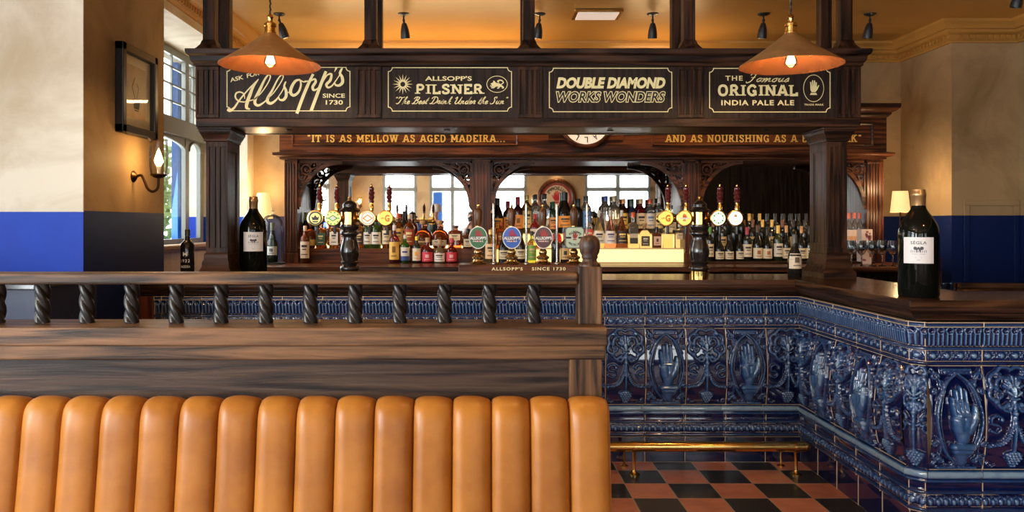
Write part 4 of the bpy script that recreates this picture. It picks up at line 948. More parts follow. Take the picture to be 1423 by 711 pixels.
# ------------------------------------------------------------------ back bar
bb = thing('back_bar', 'carved mahogany back bar with mirrors, arches and a gilt motto frieze', 'back bar', (.9, 7.0, 0))
ZW, YP, YM = 1.118, 7.0, 7.34
PX = [(X(395, YP), X(413, YP)), (X(656, YP), X(682, YP)), (X(952, YP), X(972, YP)), (X(1205, YP), X(1228, YP))]
MB().box(-2.118, 3.72, 6.36, 7.395, ZW-.04, ZW).build('worktop', 'mah_x', bb, bevel=.006, smooth=0)
m = MB().box(-2.118, 3.70, 6.46, 7.39, 0, ZW-.04)
for i in range(9): m.box(-2.0+i*.64, -2.0+i*.64+.56, 6.44, 6.46, .12, ZW-.12)
m.build('base_cupboard', 'panelwood', bb, bevel=.004, smooth=0)
for a, b_ in PX:
    m = MB().box(a, b_, YP+.010, 7.39, ZW, 2.06); flutes(m, a, b_, YP, ZW+.10, 2.02, 5 if b_-a > .13 else 4, .010, .012); m.box(a-.01, b_+.01, YP-.01, YP+.02, ZW, ZW+.09)
    m.build('pilaster', 'mah_z', bb, bevel=.002, smooth=0)
xa, xb = PX[0][0]-.03, PX[3][1]+.0
m = MB().sweep([(-.2, 2.035), (0, 2.035), (.0, 2.05), (.02, 2.056), (.045, 2.066), (.05, 2.072), (.05, 2.09), (.0, 2.10), (.0, 2.42), (-.2, 2.42)], [(xa, 7.39), (xa, 6.95), (xb, 6.95), (xb, 7.39)], inward=-1)
m.build('frieze', 'mah_x', bb, smooth=30)
m = MB().sweep([(-.2, 2.405), (.01, 2.405), (.02, 2.42), (.03, 2.425), (.03, 2.44), (.06, 2.455), (.08, 2.475), (.085, 2.49), (.085, 2.515), (-.2, 2.515)], [(xa, 7.39), (xa, 6.95), (xb, 6.95), (xb, 7.39)], inward=-1)
m.build('cornice', 'mah_x', bb, smooth=30)
MB().box(xa+.05, xb-.05, 7.0, 7.39, 2.04, 2.5).build('carcass', 'mah_x', bb, smooth=0)
MB().box(.60, 1.26, 6.93, 7.2, 2.2, 2.66).sweep([(0, 2.64), (.03, 2.66), (.04, 2.69), (0, 2.69)], [(.60, 7.2), (.60, 6.93), (1.26, 6.93), (1.26, 7.2)], inward=-1).build('clock_pediment', 'mah_x', bb, bevel=.004, smooth=0)
fd = 6.948; FO = (0, fd, 0)
for a, b_, txt, t0, t1 in ((406, 720, '"IT IS AS MELLOW AS AGED MADEIRA...', 427, 702), (906, 1213, 'AND AS NOURISHING AS A BEEFSTEAK"', 925, 1197)):
    x0, x1, z0, z1 = X(a, fd), X(b_, fd), Z(202.5, fd), Z(202.5, fd)+.20; fm = MB()
    prof = [(0, 0), (0, .012), (.006, .016), (.012, .012), (.018, .006), (.018, 0)]
    for p, q in (((x0, z0), (x1, z0)), ((x1, z0), (x1, z1)), ((x1, z1), (x0, z1)), ((x0, z1), (x0, z0))):
        d = Vector((q[0]-p[0], q[1]-p[1])); n_ = Vector((-d.y, d.x)).normalized()
        vs = []
        for s_, e in ((p, 1), (q, -1)):
            for o_, h_ in prof: t_ = d.normalized()*o_*e; vs.append((s_[0]+n_.x*o_+t_.x, fd+.002-h_, s_[1]+n_.y*o_+t_.y))
        k = len(prof); fm.add(vs, [(i, i+1, k+i+1, k+i) for i in range(k-1)])
    pf = fm.build('frieze_panel_moulding', 'mah_x', bb, smooth=20)
    t = MB(); slab(t, txt, (X(t0, fd), X(t1, fd), Z(197.2, fd), Z(187.2, fd)), FO, wt=.19, ser=.36, gap=.12)
    t.build('gilt_motto', 'gilt', pf, smooth=0, fix=False)
# mirrors
for i in range(3):
    a, b_ = PX[i][1], PX[i+1][0]
    MB().box(a-.005, b_+.005, YM, YM+.008, ZW, 2.05).build('mirror_pane', 'mirror', bb, smooth=0)
    MB().box(a, b_, YP+.05, YM, 2.025, 2.036).build('arch_lintel', 'mah_x', bb, smooth=0)
MB().box(PX[0][0], PX[3][1], YM+.009, 7.395, ZW, 2.05).build('back_panel', 'mah_x', bb, smooth=0)
# carved fretwork brackets under the frieze
def bracket(xc, s, w, h, zt):
    m = MB(); y = YP+.035; q = lambda a, b_: (xc+s*a*w, y, zt-b_*h)
    arc = [q(1-math.cos(t), 1-math.sin(t)) for t in np.linspace(0, PI/2, 22)]
    n_ = len(arc)
    vs = []
    for i, p in enumerate(arc):
        t = PI/2*i/(n_-1); nr = Vector((s*math.cos(t)*-1, 0, math.sin(t)))
        for off, dy in ((0, -.022), (.03, -.022), (.03, .022), (0, .022)): vs.append(Vector(p)+nr*off*-1+Vector((0, dy, 0)))
    m.add(vs, [(4*i+k, 4*i+(k+1) % 4, 4*i+4+(k+1) % 4, 4*i+4+k) for i in range(n_-1) for k in range(4)]+[(0,1,2,3), (4*n_-4, 4*n_-3, 4*n_-2, 4*n_-1)])
    e0, e1 = q(0, 0), q(1, 0)
    m.box(min(e0[0], e1[0]), max(e0[0], e1[0]), y-.02, y+.02, zt-.02, zt)
    e1 = q(0, 1); m.box(min(xc, xc+s*.018), max(xc, xc+s*.018), y-.02, y+.02, zt-h*1.05, zt)
    def sp(a, b_, r, a0, tn, th=.009):
        pts = [q(a+(r*(1-i/16)+.01)*math.cos(a0+tn*2*PI*i/16), b_+(r*(1-i/16)+.01)*math.sin(a0+tn*2*PI*i/16)) for i in range(17)]; m.tube(pts, [th, th*.55], 6); m.sphere(pts[-1], (.012, .012, .012), 8, 6)
    m.tube([q(.19+.105*math.cos(t), .19+.105*math.sin(t)) for t in np.linspace(0, 2*PI, 19)[:-1]], .012, 6, closed=True)
    for k, (a, b_, r, a0, tn) in enumerate(((.38,.10,.08,PI,1.2), (.52,.08,.06,0,-1.2), (.66,.06,.045,PI,1.1), (.10,.38,.08,-PI/2,-1.2), (.08,.52,.06,PI/2,1.2), (.06,.66,.045,-PI/2,-1.1), (.30,.26,.06,0,1.2), (.26,.31,.06,PI/2,-1.2), (.46,.17,.045,0,1.1), (.17,.46,.045,PI/2,-1.1), (.19,.19,.05,0,1.3), (.78,.045,.03,0,1.1), (.045,.78,.03,PI/2,-1.1))):
        sp(a, b_, r, a0, tn)
    for st in ([(.02,.02),(.09,.09)], [(.29,.19),(.42,.14),(.6,.09),(.85,.03)], [(.19,.29),(.14,.42),(.09,.6),(.03,.85)], [(.27,.27),(.34,.34)], [(.02,.25),(.1,.28)], [(.25,.02),(.28,.1)], [(.44,.02),(.46,.10)], [(.02,.44),(.10,.46)]):
        m.tube(catmull([q(*p) for p in st], 4) if len(st) > 2 else [q(*p) for p in st], [.011, .006], 6)
    return m.build('carved_bracket', 'mah_x', bb, smooth=40)
for i in range(3):
    for xc, s in ((PX[i][1], 1), (PX[i+1][0], -1)): bracket(xc, s, .39, .41, 2.026)
# bottle steps; the middle one is lit from within
a, b_ = PX[0][1], PX[1][0]
MB().box(a, b_, 7.05, YM-.002, ZW, 1.245).build('bottle_step', 'mah_x', bb, bevel=.003, smooth=0)
MB().box(a+.02, b_-.02, YM-.012, YM-.003, 1.246, 1.262).build('shelf_light', plain('glowing_strip', (1, .8, .5), .5, emit=5, ecol=(1, .62, .26)), bb, smooth=0)
a, b_ = PX[1][1], PX[2][0]
MB().box(a, b_, 7.05, YM-.002, 1.238, 1.25).box(a, b_, 7.04, 7.052, ZW, 1.126).build('step_edge', plain('opal_shelf', (.85, .68, .42), .3), bb, bevel=.002, smooth=0)
MB().box(a, b_, 7.056, YM-.004, ZW+.004, 1.238).build('lit_step', 'lightbox', bb, smooth=0)
MB().box(a, b_, 7.19, YM-.004, 1.25, 1.37).build('lit_step', 'lightbox', bb, smooth=0)
MB().box(a, b_, 7.185, YM-.003, 1.37, 1.38).build('step_edge', plain('opal_shelf', (.85, .68, .42), .3), bb, bevel=.002, smooth=0)
a, b_ = PX[2][1], PX[3][0]
MB().box(a, b_, 6.86, 7.34, ZW, 1.138).box(a, b_, 7.03, 7.34, 1.138, 1.20).box(a, b_, 7.16, 7.34, 1.20, 1.262).build('wine_step', 'oak_x', bb, bevel=.003, smooth=0)
MB().box(3.64, 3.72, 6.36, 6.44, 0, 1.19).build('end_post', 'mah_z', bb, bevel=.005, smooth=0)
# dial on the frieze, cut off by the canopy in this view
ck = thing('wall_clock', 'round white faced clock on the back bar frieze, mostly hidden behind the canopy', 'clock', (X(814.6, 6.92), 6.928, Z(167.7, 6.92)))
cx_, cz_ = ck.location.x, ck.location.z
MB().lathe([(.205, 0), (.245, .0), (.25, .012), (.24, .03), (.222, .036), (.208, .026), (.205, .012)], (cx_, 6.93, cz_), 48, axis=(0,-1,0), caps=False).build('case_ring', 'mah_x', ck)
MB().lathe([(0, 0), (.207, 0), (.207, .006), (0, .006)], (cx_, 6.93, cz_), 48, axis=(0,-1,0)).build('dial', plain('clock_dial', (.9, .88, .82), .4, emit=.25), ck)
t = MB()
for i, chv in enumerate("ALLSOPP'S   "):
    a_ = PI/2-2*PI*(i+5)/12; c = (cx_+.165*math.cos(a_), cz_+.165*math.sin(a_))
    if chv == ' ': continue
    rt = a_-PI/2; uu = (math.cos(rt), 0, math.sin(rt)); vv = (-math.sin(rt), 0, math.cos(rt))
    hh = .05 if chv != "'" else .02
    t.text(chv, (-.016 if hh > .03 else -.006, .016 if hh > .03 else .006, -.025, -.025+hh), (c[0], 6.923, c[1]), uu, vv, .001, bold=.01)
t.build('dial_letters', 'ink', ck, smooth=0, fix=False)
hd = MB()
for a_, L_, w_ in ((1.2, .10, .012), (2.6, .15, .009)):
    hd.tube([(cx_, 6.918, cz_), (cx_+L_*math.cos(a_), 6.918, cz_+L_*math.sin(a_))], w_/2, 6)
hd.build('hands', 'ink', ck)
# ------------------------------------------------------------------ banquette in the foreground
bq = thing('banquette', 'tan leather channel-backed banquette with a dark wooden rail of twisted balusters', 'banquette', (-.8, 2.6, 0))
seams = [.285-.1245*k for k in range(-0, 19)][::-1]; edges = [seams[0]-.1245]+seams+[.415]
pathp = catmull([(2.63, .80, 0), (2.628, .855, 0), (2.605, .884, 0), (2.565, .889, 0), (2.53, .872, 0), (2.513, .83, 0), (2.50, .74, 0), (2.478, .60, 0), (2.462, .50, 0), (2.455, .44, 0)], 5)
vs = []; fs = []; K = len(pathp); n0 = 0; rl_ = random.Random(5)
for a, b_ in zip(edges[:-1], edges[1:]):
    wob = [rl_.uniform(-1, 1) for _ in range(4)]; NU = 28
    for i in range(NU+1):
        t = i/NU; q = (.40-t)/.40 if t < .40 else (t-.40)/.60   # the fullness leans to one side of each channel
        for j, p in enumerate(pathp):
            pa, pb = pathp[max(0, j-1)], pathp[min(K-1, j+1)]; tg_ = Vector((pb.x-pa.x, pb.y-pa.y)).normalized(); nn = Vector((tg_.y, -tg_.x))
            nn = nn if True else nn
            vfr = j/(K-1); amp = .0225*(1 if vfr > .45 else .10+2.0*vfr)
            pk = math.exp(-((vfr-.42)/.10)**2)*.004*math.cos(6*q+wob[0]*2)*q**4
            h = amp*(1-q**3.0)-(.012*math.exp(-((1-q)/.05)**2))*min(1, vfr*2.5)+pk+.0012*math.sin(9*vfr+wob[1]*3)*(1-q)
            xw = a+(b_-a)*t+.0022*math.sin(11*vfr+wob[2]*4)*(1-q)
            vs.append((xw, p.x-nn.x*h*-1 if False else p.x+(-abs(nn.x) if vfr > .25 else nn.x*1)*h, p.y+(abs(nn.y))*h))
    for i in range(NU):
        for j in range(K-1): fs.append((n0+i*K+j, n0+(i+1)*K+j, n0+(i+1)*K+j+1, n0+i*K+j+1))
    n0 += (NU+1)*K
lb = MB(); lb.add(vs, fs)
lo = lb.build('channelled_leather_back', 'leather', bq, smooth=60)
eb = MB(); pts = [(p.x, p.y) for p in pathp]
eb.poly([(p[0], p[1]) for p in pts], (.412, 0, 0), RY, RZ, 0, .02); eb.build('back_end', 'leather', bq, smooth=0)
# seat, mostly below the frame
sb_ = MB(); sb_.box(edges[0], .41, 1.98, 2.47, .33, .46); sb_.build('seat', 'leather', bq, bevel=.04, smooth=40)
MB().box(edges[0], .40, 2.05, 2.6, 0, .33).box(edges[0], .405, 2.56, 2.66, .3, .87).build('base', 'worn_x', bq, bevel=.004, smooth=0)
xL = edges[0]
xe2 = .424
MB().box(xL, X(792, 2.63), 2.665, 2.70, .6, 1.03).build('recessed_panel', wood('dark_panel_elm', (.012, .007, .006), (.085, .048, .030), 'x', rough=(.3, .5), bump=.4, rings=.4), bq, smooth=0)
MB().box(X(792, 2.63), X(837, 2.63), 2.632, 2.72, .6, 1.03).build('end_stile', 'worn_z', bq, bevel=.004, smooth=0)
m = MB().box(xL, xe2, 2.62, 2.86, 1.06, 1.121).box(xL, xe2-.006, 2.628, 2.85, 1.013, 1.062)
m.build('ledge', 'worn_x', bq, bevel=.005, smooth=0)
MB().box(xL, xe2-.03, 2.70, 2.85, .5, 1.02).build('rear_frame', 'worn_x', bq, smooth=0)
MB().box(xL, .335, 2.70, 2.80, 1.258, 1.297).build('top_rail', 'worn_x', bq, bevel=.007, smooth=0)
nw = MB().box(X(803, 2.72), X(836.5, 2.72), 2.71, 2.795, 1.12, 1.318); nwo = nw.build('newel_post', 'worn_z', bq, bevel=.004, smooth=0)
nx_, ny_ = X(819.5, 2.75), 2.752
MB().lathe([(.0, 1.314), (.037, 1.314), (.038, 1.32), (.036, 1.327), (.028, 1.332), (.024, 1.340), (.027, 1.346), (.029, 1.350), (.027, 1.354), (.0335, 1.366), (.0365, 1.385), (.0355, 1.402), (.030, 1.416), (.019, 1.424), (0, 1.4265)], (nx_, ny_, 0), 32).build('ball_finial', wood('newel_finial', (.025, .013, .009), (.11, .055, .035), 'z', fine=3), nwo, smooth=60)
def twist():
    m = MB(); NZ, NA = 72, 36; z0, z1 = 1.119, 1.260; vs = []
    for j in range(NZ+1):
        f = j/NZ; z = z0+(z1-z0)*f; env = min(1, f/.04, (1-f)/.04)
        for i in range(NA):
            a = 2*PI*i/NA; ph = 3*(a+2*PI*f*.78); rr = .0215+(.0055*(abs(math.cos(ph/2))**.8*2-1.1) if True else 0)*env
            vs.append((rr*math.cos(a), rr*math.sin(a), z))
    m.add(vs, [(j*NA+i, j*NA+(i+1) % NA, (j+1)*NA+(i+1) % NA, (j+1)*NA+i) for j in range(NZ) for i in range(NA)]); return m
b0 = None
for px in [742-62.1*k for k in range(-0, 15)]:
    xx = X(px, 2.75)
    if xx < xL+.05: continue
    if b0 is None: b0 = twist().build('twisted_baluster', 'twist', bq, smooth=70); o = b0
    else: o = b0.copy(); COL.objects.link(o); o.parent = bq
    o.location = Vector((xx, 2.752, 0))-Vector(bq.location)

# ------------------------------------------------------------------ beer founts (two T bars)
def badge(mb_ring, c, col, kind, parent):
    ring = MB().lathe([(.043, 0), (.050, 0), (.0515, .006), (.050, .013), (.044, .014), (.043, .008)], c, 28, axis=(0,-1,0), caps=False).lathe([(.0, 0), (.046, 0), (.046, .016), (0, .016)], (c[0], c[1]+.016, c[2]), 28, axis=(0,-1,0))
    ro = ring.build('badge_rim', 'brass', parent)
    f = MB().lathe([(0, 0), (.0435, 0), (.0435, .009), (0, .011)], c, 28, axis=(0,-1,0)).build('badge_face', plain('lit_badge', col, .25, emit=.55, ecol=col), ro)
    Ob = (c[0], c[1]-.0112, c[2]); g = MB(); g2 = MB()
    if kind == 'crest':
        g.ring((0,0), .038, .008, Ob, RX, RZ, .001); g.poly([(-.024,.012),(-.012,.004),(0,.02),(.012,.004),(.024,.012),(.018,-.012),(-.018,-.012)], Ob, RX, RZ, .001); g.poly([(-.020,-.018),(.020,-.018),(.014,-.026),(-.014,-.026)], Ob, RX, RZ, .001); mc = (.02, .02, .015)
    elif kind == 'diamond_green':
        g.ribbon([(-.028,0),(0,.018),(.028,0),(0,-.018)], .006, Ob, RX, RZ, .001, True); g2.poly([(-.022,0),(0,.013),(.022,0),(0,-.013)], Ob, RX, RZ, .001)
        for i in range(10): a = 2*PI*i/10; g.disc((.037*math.cos(a), .037*math.sin(a)), .005, Ob, RX, RZ, .001, 8)
        mc = (.05, .35, .05)
    elif kind == 'diamond_orange':
        g.ribbon([(-.028,0),(0,.02),(.028,0),(0,-.02)], .006, Ob, RX, RZ, .001, True); g.ring((0,0), .036, .004, Ob, RX, RZ, .001); mc = (.75, .25, .06)
    elif kind == 'letter':
        g.text('G', (-.004, .026, -.022, .022), Ob, RX, RZ, .001, bold=.05); g.text('cin', (-.03, -.008, -.006, .008), Ob, RX, RZ, .001, bold=.02); mc = (.75, .20, .02)
    elif kind == 'hand':
        flat_hand(g, (0, .006), .026, Ob, RX, RZ, .001); g2.poly([(-.032,.004),(.032,.004),(.032,-.006),(-.032,-.006)], Ob, RX, RZ, .0016); mc = (.65, .06, .03)
    elif kind == 'leafy':
        for i in range(12): a = 2*PI*i/12; g.disc((.03*math.cos(a), .03*math.sin(a)), .006 if i % 2 else .004, Ob, RX, RZ, .001, 8)
        mc = (.08, .45, .15)
    else:
        g.poly([(-.012,.012),(0,.026),(.012,.012),(.006,.008),(-.006,.008)], Ob, RX, RZ, .001); g.ribbon([(-.02,-.018),(.02,-.018)], .003, Ob, RX, RZ, .001); mc = (.7, .35, .08)
    go = g.build('badge_emblem', paint(mc, .4), ro, smooth=0, fix=False)
    if g2.v: g2.build('badge_panel', 'white', ro, smooth=0, fix=False)
def fount(px, label, taps):
    d = 5.02; xc = X(px, d); k = d/F; base = ZC
    t = thing('beer_fount', label, 'beer tap', (xc, d, base))
    prof = [(0, 0), (.060, 0), (.060, .042), (.056, .045)]
    MB().lathe(prof, (xc, d, base), 32).build('base_collar', 'brass', t)
    z = base
    MB().lathe([(.045,.044),(.060,.048),(.064,.060),(.060,.070),(.046,.078),(.048,.086),(.056,.092),(.058,.10),(.050,.107),(.052,.12),(.060,.145),(.062,.165),(.058,.195),(.048,.23),(.042,.255),(.046,.268),(.060,.275),(.062,.285),(.054,.295),(.048,.302),(.058,.312),(.062,.325),(.060,.334),(.045,.336)], (xc, d, z), 32).build('turned_column', 'black_wood', t, smooth=50)
    MB().lathe([(.050,.334),(.056,.336),(.056,.414),(.050,.416)], (xc, d, z), 32).build('brass_drum', 'brass', t)
    MB().lathe([(.050,.414),(.066,.418),(.068,.426),(.060,.434),(.048,.442),(.044,.450),(.046,.456),(.046,.464),(.036,.476),(.022,.486),(.014,.49)], (xc, d, z), 32).build('domed_cap', 'black_wood', t, smooth=50)
    MB().lathe([(.014,.488),(.012,.494),(.008,.497),(.011,.503),(.009,.512),(0,.516)], (xc, d, z), 16).build('finial', 'brass', t)
    zb_ = base+.372
    xs = [X(p, 4.95) for p, *_ in taps]
    MB().tube([(min(xs)-.03, d, zb_), (max(xs)+.03, d, zb_)], .021, 16).sphere((min(xs)-.03, d, zb_), (.026, .026, .026)).sphere((max(xs)+.03, d, zb_), (.026, .026, .026)).build('cross_bar', 'brass', t)
    for p, col, kind in taps:
        xx = X(p, 4.93); c = (xx, d-.055, zb_+.004)
        MB().tube([(xx, d-.02, zb_), (xx, d-.06, zb_)], .018, 12).build('tap_body', 'brass', t)
        badge(None, c, col, kind, t)
        xh = X(p, 4.93)+.02
        h = MB().lathe([(.008, zb_+.02), (.010, zb_+.05), (.014, zb_+.055), (.014, zb_+.085), (.011, zb_+.09), (.011, zb_+.10)], (xh, d-.03, 0), 12).build('handle_ferrule', 'brass', t)
        MB().lathe([(.011,.10),(.016,.105),(.017,.115),(.012,.122),(.018,.130),(.0195,.142),(.013,.150),(.019,.157),(.020,.168),(.013,.177),(.017,.184),(.016,.194),(.008,.203),(.006,.207)], (xh, d-.03, zb_), 14).build('tap_handle', 'red_wood', t)
        MB().lathe([(.006,.205),(.007,.21),(.004,.218),(0,.222)], (xh, d-.03, zb_), 10).build('handle_tip', 'brass', h)
        MB().tube(catmull([(xx+.012, d-.04, zb_-.015), (xx+.012, d-.055, zb_-.05), (xx+.012, d-.055, zb_-.095)], 4), .009, 10).build('spout', 'iron', t)
fount(486, 'brass and black T-shaped beer fount with four round badges, left of the hand pumps',
      [(437, (.80, .66, .20), 'crest'), (461.5, (.80, .85, .25), 'diamond_green'), (510, (.9, .78, .62), 'diamond_orange'), (535, (.95, .66, .10), 'letter')])
fount(972, 'brass and black T-shaped beer fount with four glowing badges, right of the newel post',
      [(927, (.98, .66, .10), 'letter'), (952.5, (.98, .72, .16), 'hand'), (1000, (.85, 1, .82), 'leafy'), (1024, (1, .95, .86), 'plain')])

# ------------------------------------------------------------------ hand pumps
bd_ = 4.93; bzt = Z(367.5, 4.92)
be = thing('beer_engine', 'wooden beer engine with four hand pumps and oval pump clips', 'hand pumps', (X(720, 4.95), 4.98, ZC))
bx = MB().box(X(637, 4.9), X(812, 4.9), 4.90, 5.16, ZC, bzt); bxo = bx.build('wooden_case', 'mah_x', be, bevel=.006, smooth=0)
t = MB(); yb_ = 4.8985
t.text("ALLSOPP'S", (X(683, yb_), X(726.5, yb_), Z(375.6, yb_), Z(371.0, yb_)), (0, yb_, 0), RX, RZ, .001, bold=.03, spacing=1.25)
t.text('SINCE 1730', (X(739, yb_), X(786, yb_), Z(375.6, yb_), Z(371.0, yb_)), (0, yb_, 0), RX, RZ, .001, bold=.03, spacing=1.25)
t.build('gilt_lettering', 'gold', bxo, smooth=0, fix=False)
for px, col, ink, shape in ((664.5, (.035, .16, .045), (.40, .02, .03), 'o'), (711, (.03, .12, .55), (.42, .02, .03), 'o'), (754.5, (.10, .025, .02), (.45, .04, .04), 'o'), (797.5, (.52, .62, .46), (.35, .03, .03), 'r')):
    xx = X(px, bd_+.06); y = bd_+.06
    pb = MB().lathe([(.050, 0), (.052, .006), (.046, .014), (.034, .018), (.030, .03), (.040, .036), (.041, .046), (.030, .052), (.022, .06), (.026, .068), (.028, .078), (.020, .09), (.014, .098), (.012, .11), (.012, .23)], (xx, y, bzt), 24)
    pb.build('pump_base', plain('worn_brass', (.50, .34, .16), .2, metal=1), be, smooth=50)
    hb = bzt+.205
    MB().lathe([(.013, 0), (.019, .004), (.0195, .035), (.0195, .035), (.017, .038)], (xx, y, hb), 18).build('handle_ferrule', 'brass', be)
    MB().lathe([(.019, .036), (.022, .05), (.0245, .08), (.0255, .115), (.024, .132), (.018, .142), (.012, .147)], (xx, y, hb), 20).build('pump_handle', 'handle_wood', be, smooth=50)
    MB().lathe([(.012, .146), (.013, .150), (.006, .154), (.009, .162), (.007, .170), (0, .173)], (xx, y, hb), 14).build('handle_tip', 'brass', be)
    cy = y-.045; cz = Z(330, cy); Oc = (xx, cy, cz); k = cy/F
    if shape == 'o':
        rx_, rz_ = 13.0*k, 15.6*k; oc = [(rx_*math.cos(2*PI*i/40), rz_*math.sin(2*PI*i/40)) for i in range(40)]
    else:
        w_, h_, c_ = 13.2*k, 15*k, 3*k; oc = [(w_, -h_+c_), (w_, h_-c_), (w_-c_, h_), (-w_+c_, h_), (-w_, h_-c_), (-w_, -h_+c_), (-w_+c_, -h_), (w_-c_, -h_)]
    pc = MB().poly(oc, Oc, RX, RZ, 0, .008).build('pump_clip', 'white' if shape == 'o' else paint((.10, .13, .10), .3), be, smooth=0)
    MB().poly([(a*.91, b_*.92) for a, b_ in oc], Oc, RX, RZ, .0008).build('clip_face', paint(col, .25), pc, smooth=0, fix=False)
    MB().tube([(xx, y, cz-.01), (xx, cy+.006, cz-.01)], .006, 8).build('clip_bracket', 'brass', pc)
    g = MB(); flat_hand(g, (0, 2.6*k), (9.4 if shape == 'o' else 6.5)*k, Oc, RX, RZ, .0016); g.build('red_hand', paint(ink, .4), pc, smooth=0, fix=False)
    g = MB()
    if shape == 'o':
        g.text("ALLSOPP'S", (-11.5*k, 11.5*k, -2.9*k, 1.6*k), Oc, RX, RZ, .0034, bold=.05); g.text('PALE ALE', (-7*k, 7*k, -6*k, -3.9*k), Oc, RX, RZ, .0034, bold=.03)
        g.build('clip_lettering', 'white', pc, smooth=0, fix=False)
        g = MB(); g.poly([(-12*k,-3.6*k),(12*k,-3.6*k),(12*k,2.2*k),(-12*k,2.2*k)], Oc, RX, RZ, .0026); g.build('clip_band', paint(tuple(c*.5 for c in col), .3), pc, smooth=0, fix=False)
    else:
        g.text("ALLSOPP'S", (-9.5*k, 9.5*k, 6.5*k, 10*k), Oc, RX, RZ, .002, bold=.04, arc=(0, -1.5*k, 9.6*k)); g.text('ARCTIC ALE', (-9.5*k, 9.5*k, -12*k, -9*k), Oc, RX, RZ, .002, bold=.04, arc=(0, .5*k, -10.5*k))
        g.poly([(-12*k,-1.4*k),(-5*k,-1.4*k),(-5*k,1.2*k),(-12*k,1.2*k)], Oc, RX, RZ, .0018); g.poly([(5*k,-1.4*k),(12*k,-1.4*k),(12*k,1.2*k),(5*k,1.2*k)], Oc, RX, RZ, .0018)
        g.build('clip_lettering', 'ink', pc, smooth=0, fix=False)
for px in (686, 731.5, 774, 816):
    y = 5.02; xx = X(px, y)
    MB().lathe([(.020, 0), (.020, .005), (.0075, .012), (.0065, .25), (.0075, .34), (.007, .38), (.005, .387), (0, .39)], (xx, y, bzt), 16).build('chrome_upright', 'chrome', be, smooth=50)

# ------------------------------------------------------------------ lamps
pp = None
for px, d, lab in ((375.5, 4.0, 'conical copper pendant lamp hanging in front of the board with the large script name'), (1099, 4.0, 'conical copper pendant lamp hanging in front of the india pale ale board'),
        (1607, 2.5, 'conical copper pendant lamp seen only in the middle mirror, over its right window'), (816, 2.5, 'conical copper pendant lamp seen only in the middle mirror, at its left window')):
    xx = X(px, d); zr_ = Z(91.5, 4.0); r = .253; za = Z(46, 4.0)
    t = thing('pendant_lamp', lab, 'pendant lamp', (xx, d, za), 'copper pendants over the banquette')
    m = MB().lathe([(.026, za), (.03, za-.003), (r*.5, (za+zr_)/2+.003), (r-.002, zr_+.004), (r, zr_+.001), (r-.001, zr_)], (xx, d, 0), 64, caps=False)
    so = m.build('copper_shade', 'copper', t, smooth=50)
    MB().lathe([(r-.001, zr_), (r-.003, zr_+.001), (r*.5, (za+zr_)/2), (.03, za-.006), (.012, za-.006)], (xx, d, 0), 64, caps=False).build('shade_lining', 'lining', so, smooth=50)
    MB().lathe([(.030, za-.006), (.030, za+.004), (.026, za+.008), (.026, za+.03), (.031, za+.034), (.031, za+.046), (.024, za+.052), (.013, za+.056), (.013, za+.075), (.016, za+.08), (.013, za+.09), (.005, za+.096)], (xx, d, 0), 24).build('lamp_holder', 'brass', t, smooth=40)
    cd_ = MB(); cd_.tube([(xx+.0025*math.cos(i*2.1), d+.0025*math.sin(i*2.1), za+.09+(Hc-.03-za-.09)*i/60) for i in range(61)], .0045, 6); cd_.build('flex', 'iron', t)
    MB().lathe([(.05, Hc-.001), (.05, Hc-.012), (.02, Hc-.03), (.006, Hc-.04)], (xx, d, 0), 20).build('ceiling_rose', 'brass', t)
    zbv = Z(84, 4.0)
    MB().lathe([(.012, za-.01), (.012, zbv+.03), (.014, zbv+.026)], (xx, d, 0), 14).build('bulb_holder', 'bronze', t)
    bo = MB().lathe([(.012, zbv+.03), (.026, zbv+.012), (.031, zbv-.008), (.026, zbv-.024), (.012, zbv-.035), (0, zbv-.038)], (xx, d, 0), 18).build('bulb', 'clear', t)
    fm = MB()
    for i in range(8):
        a = 2*PI*i/8; fm.tube([(xx+.012*math.cos(a), d+.012*math.sin(a), zbv+.02), (xx+.02*math.cos(a+.3), d+.02*math.sin(a+.3), zbv-.015)], .0035, 5)
    fm.build('filament', 'bulb', bo)
    point('pendant_light', (xx, d, zbv-.002), 17, AMBER, .025)
# ceiling spots
def ceiling_spot(px, py, d, lab, tilt):
    c = P(px, py, d); xx, y = c.x, d
    t = thing('ceiling_spotlight', lab, 'spotlight', (xx, y, Hc), 'black ceiling spotlights over the back bar')
    MB().lathe([(.046, Hc), (.046, Hc-.006), (.03, Hc-.014), (.012, Hc-.018)], (xx, y, 0), 20).build('ceiling_rose', 'iron', t)
    m = MB().tube([(xx, y, Hc-.015), (xx, y, Hc-.05)], .007, 8).sphere((xx, y, Hc-.052), (.012, .012, .012), 10, 6).tube([(xx, y, Hc-.05), (xx+tilt*.02, y, Hc-.075)], .009, 8); m.build('swivel_arm', 'iron', t)
    ax = Vector((tilt*.5, .22, -1)).normalized(); q0 = Vector((xx+tilt*.02, y, Hc-.07))
    MB().lathe([(.006, 0), (.018, .006), (.026, .03), (.033, .06), (.037, .10), (.037, .125), (.034, .125), (.030, .09), (.0, .075)], q0, 22, axis=ax).build('lamp_hood', 'iron', t, smooth=40)
    return q0+ax*.1, ax
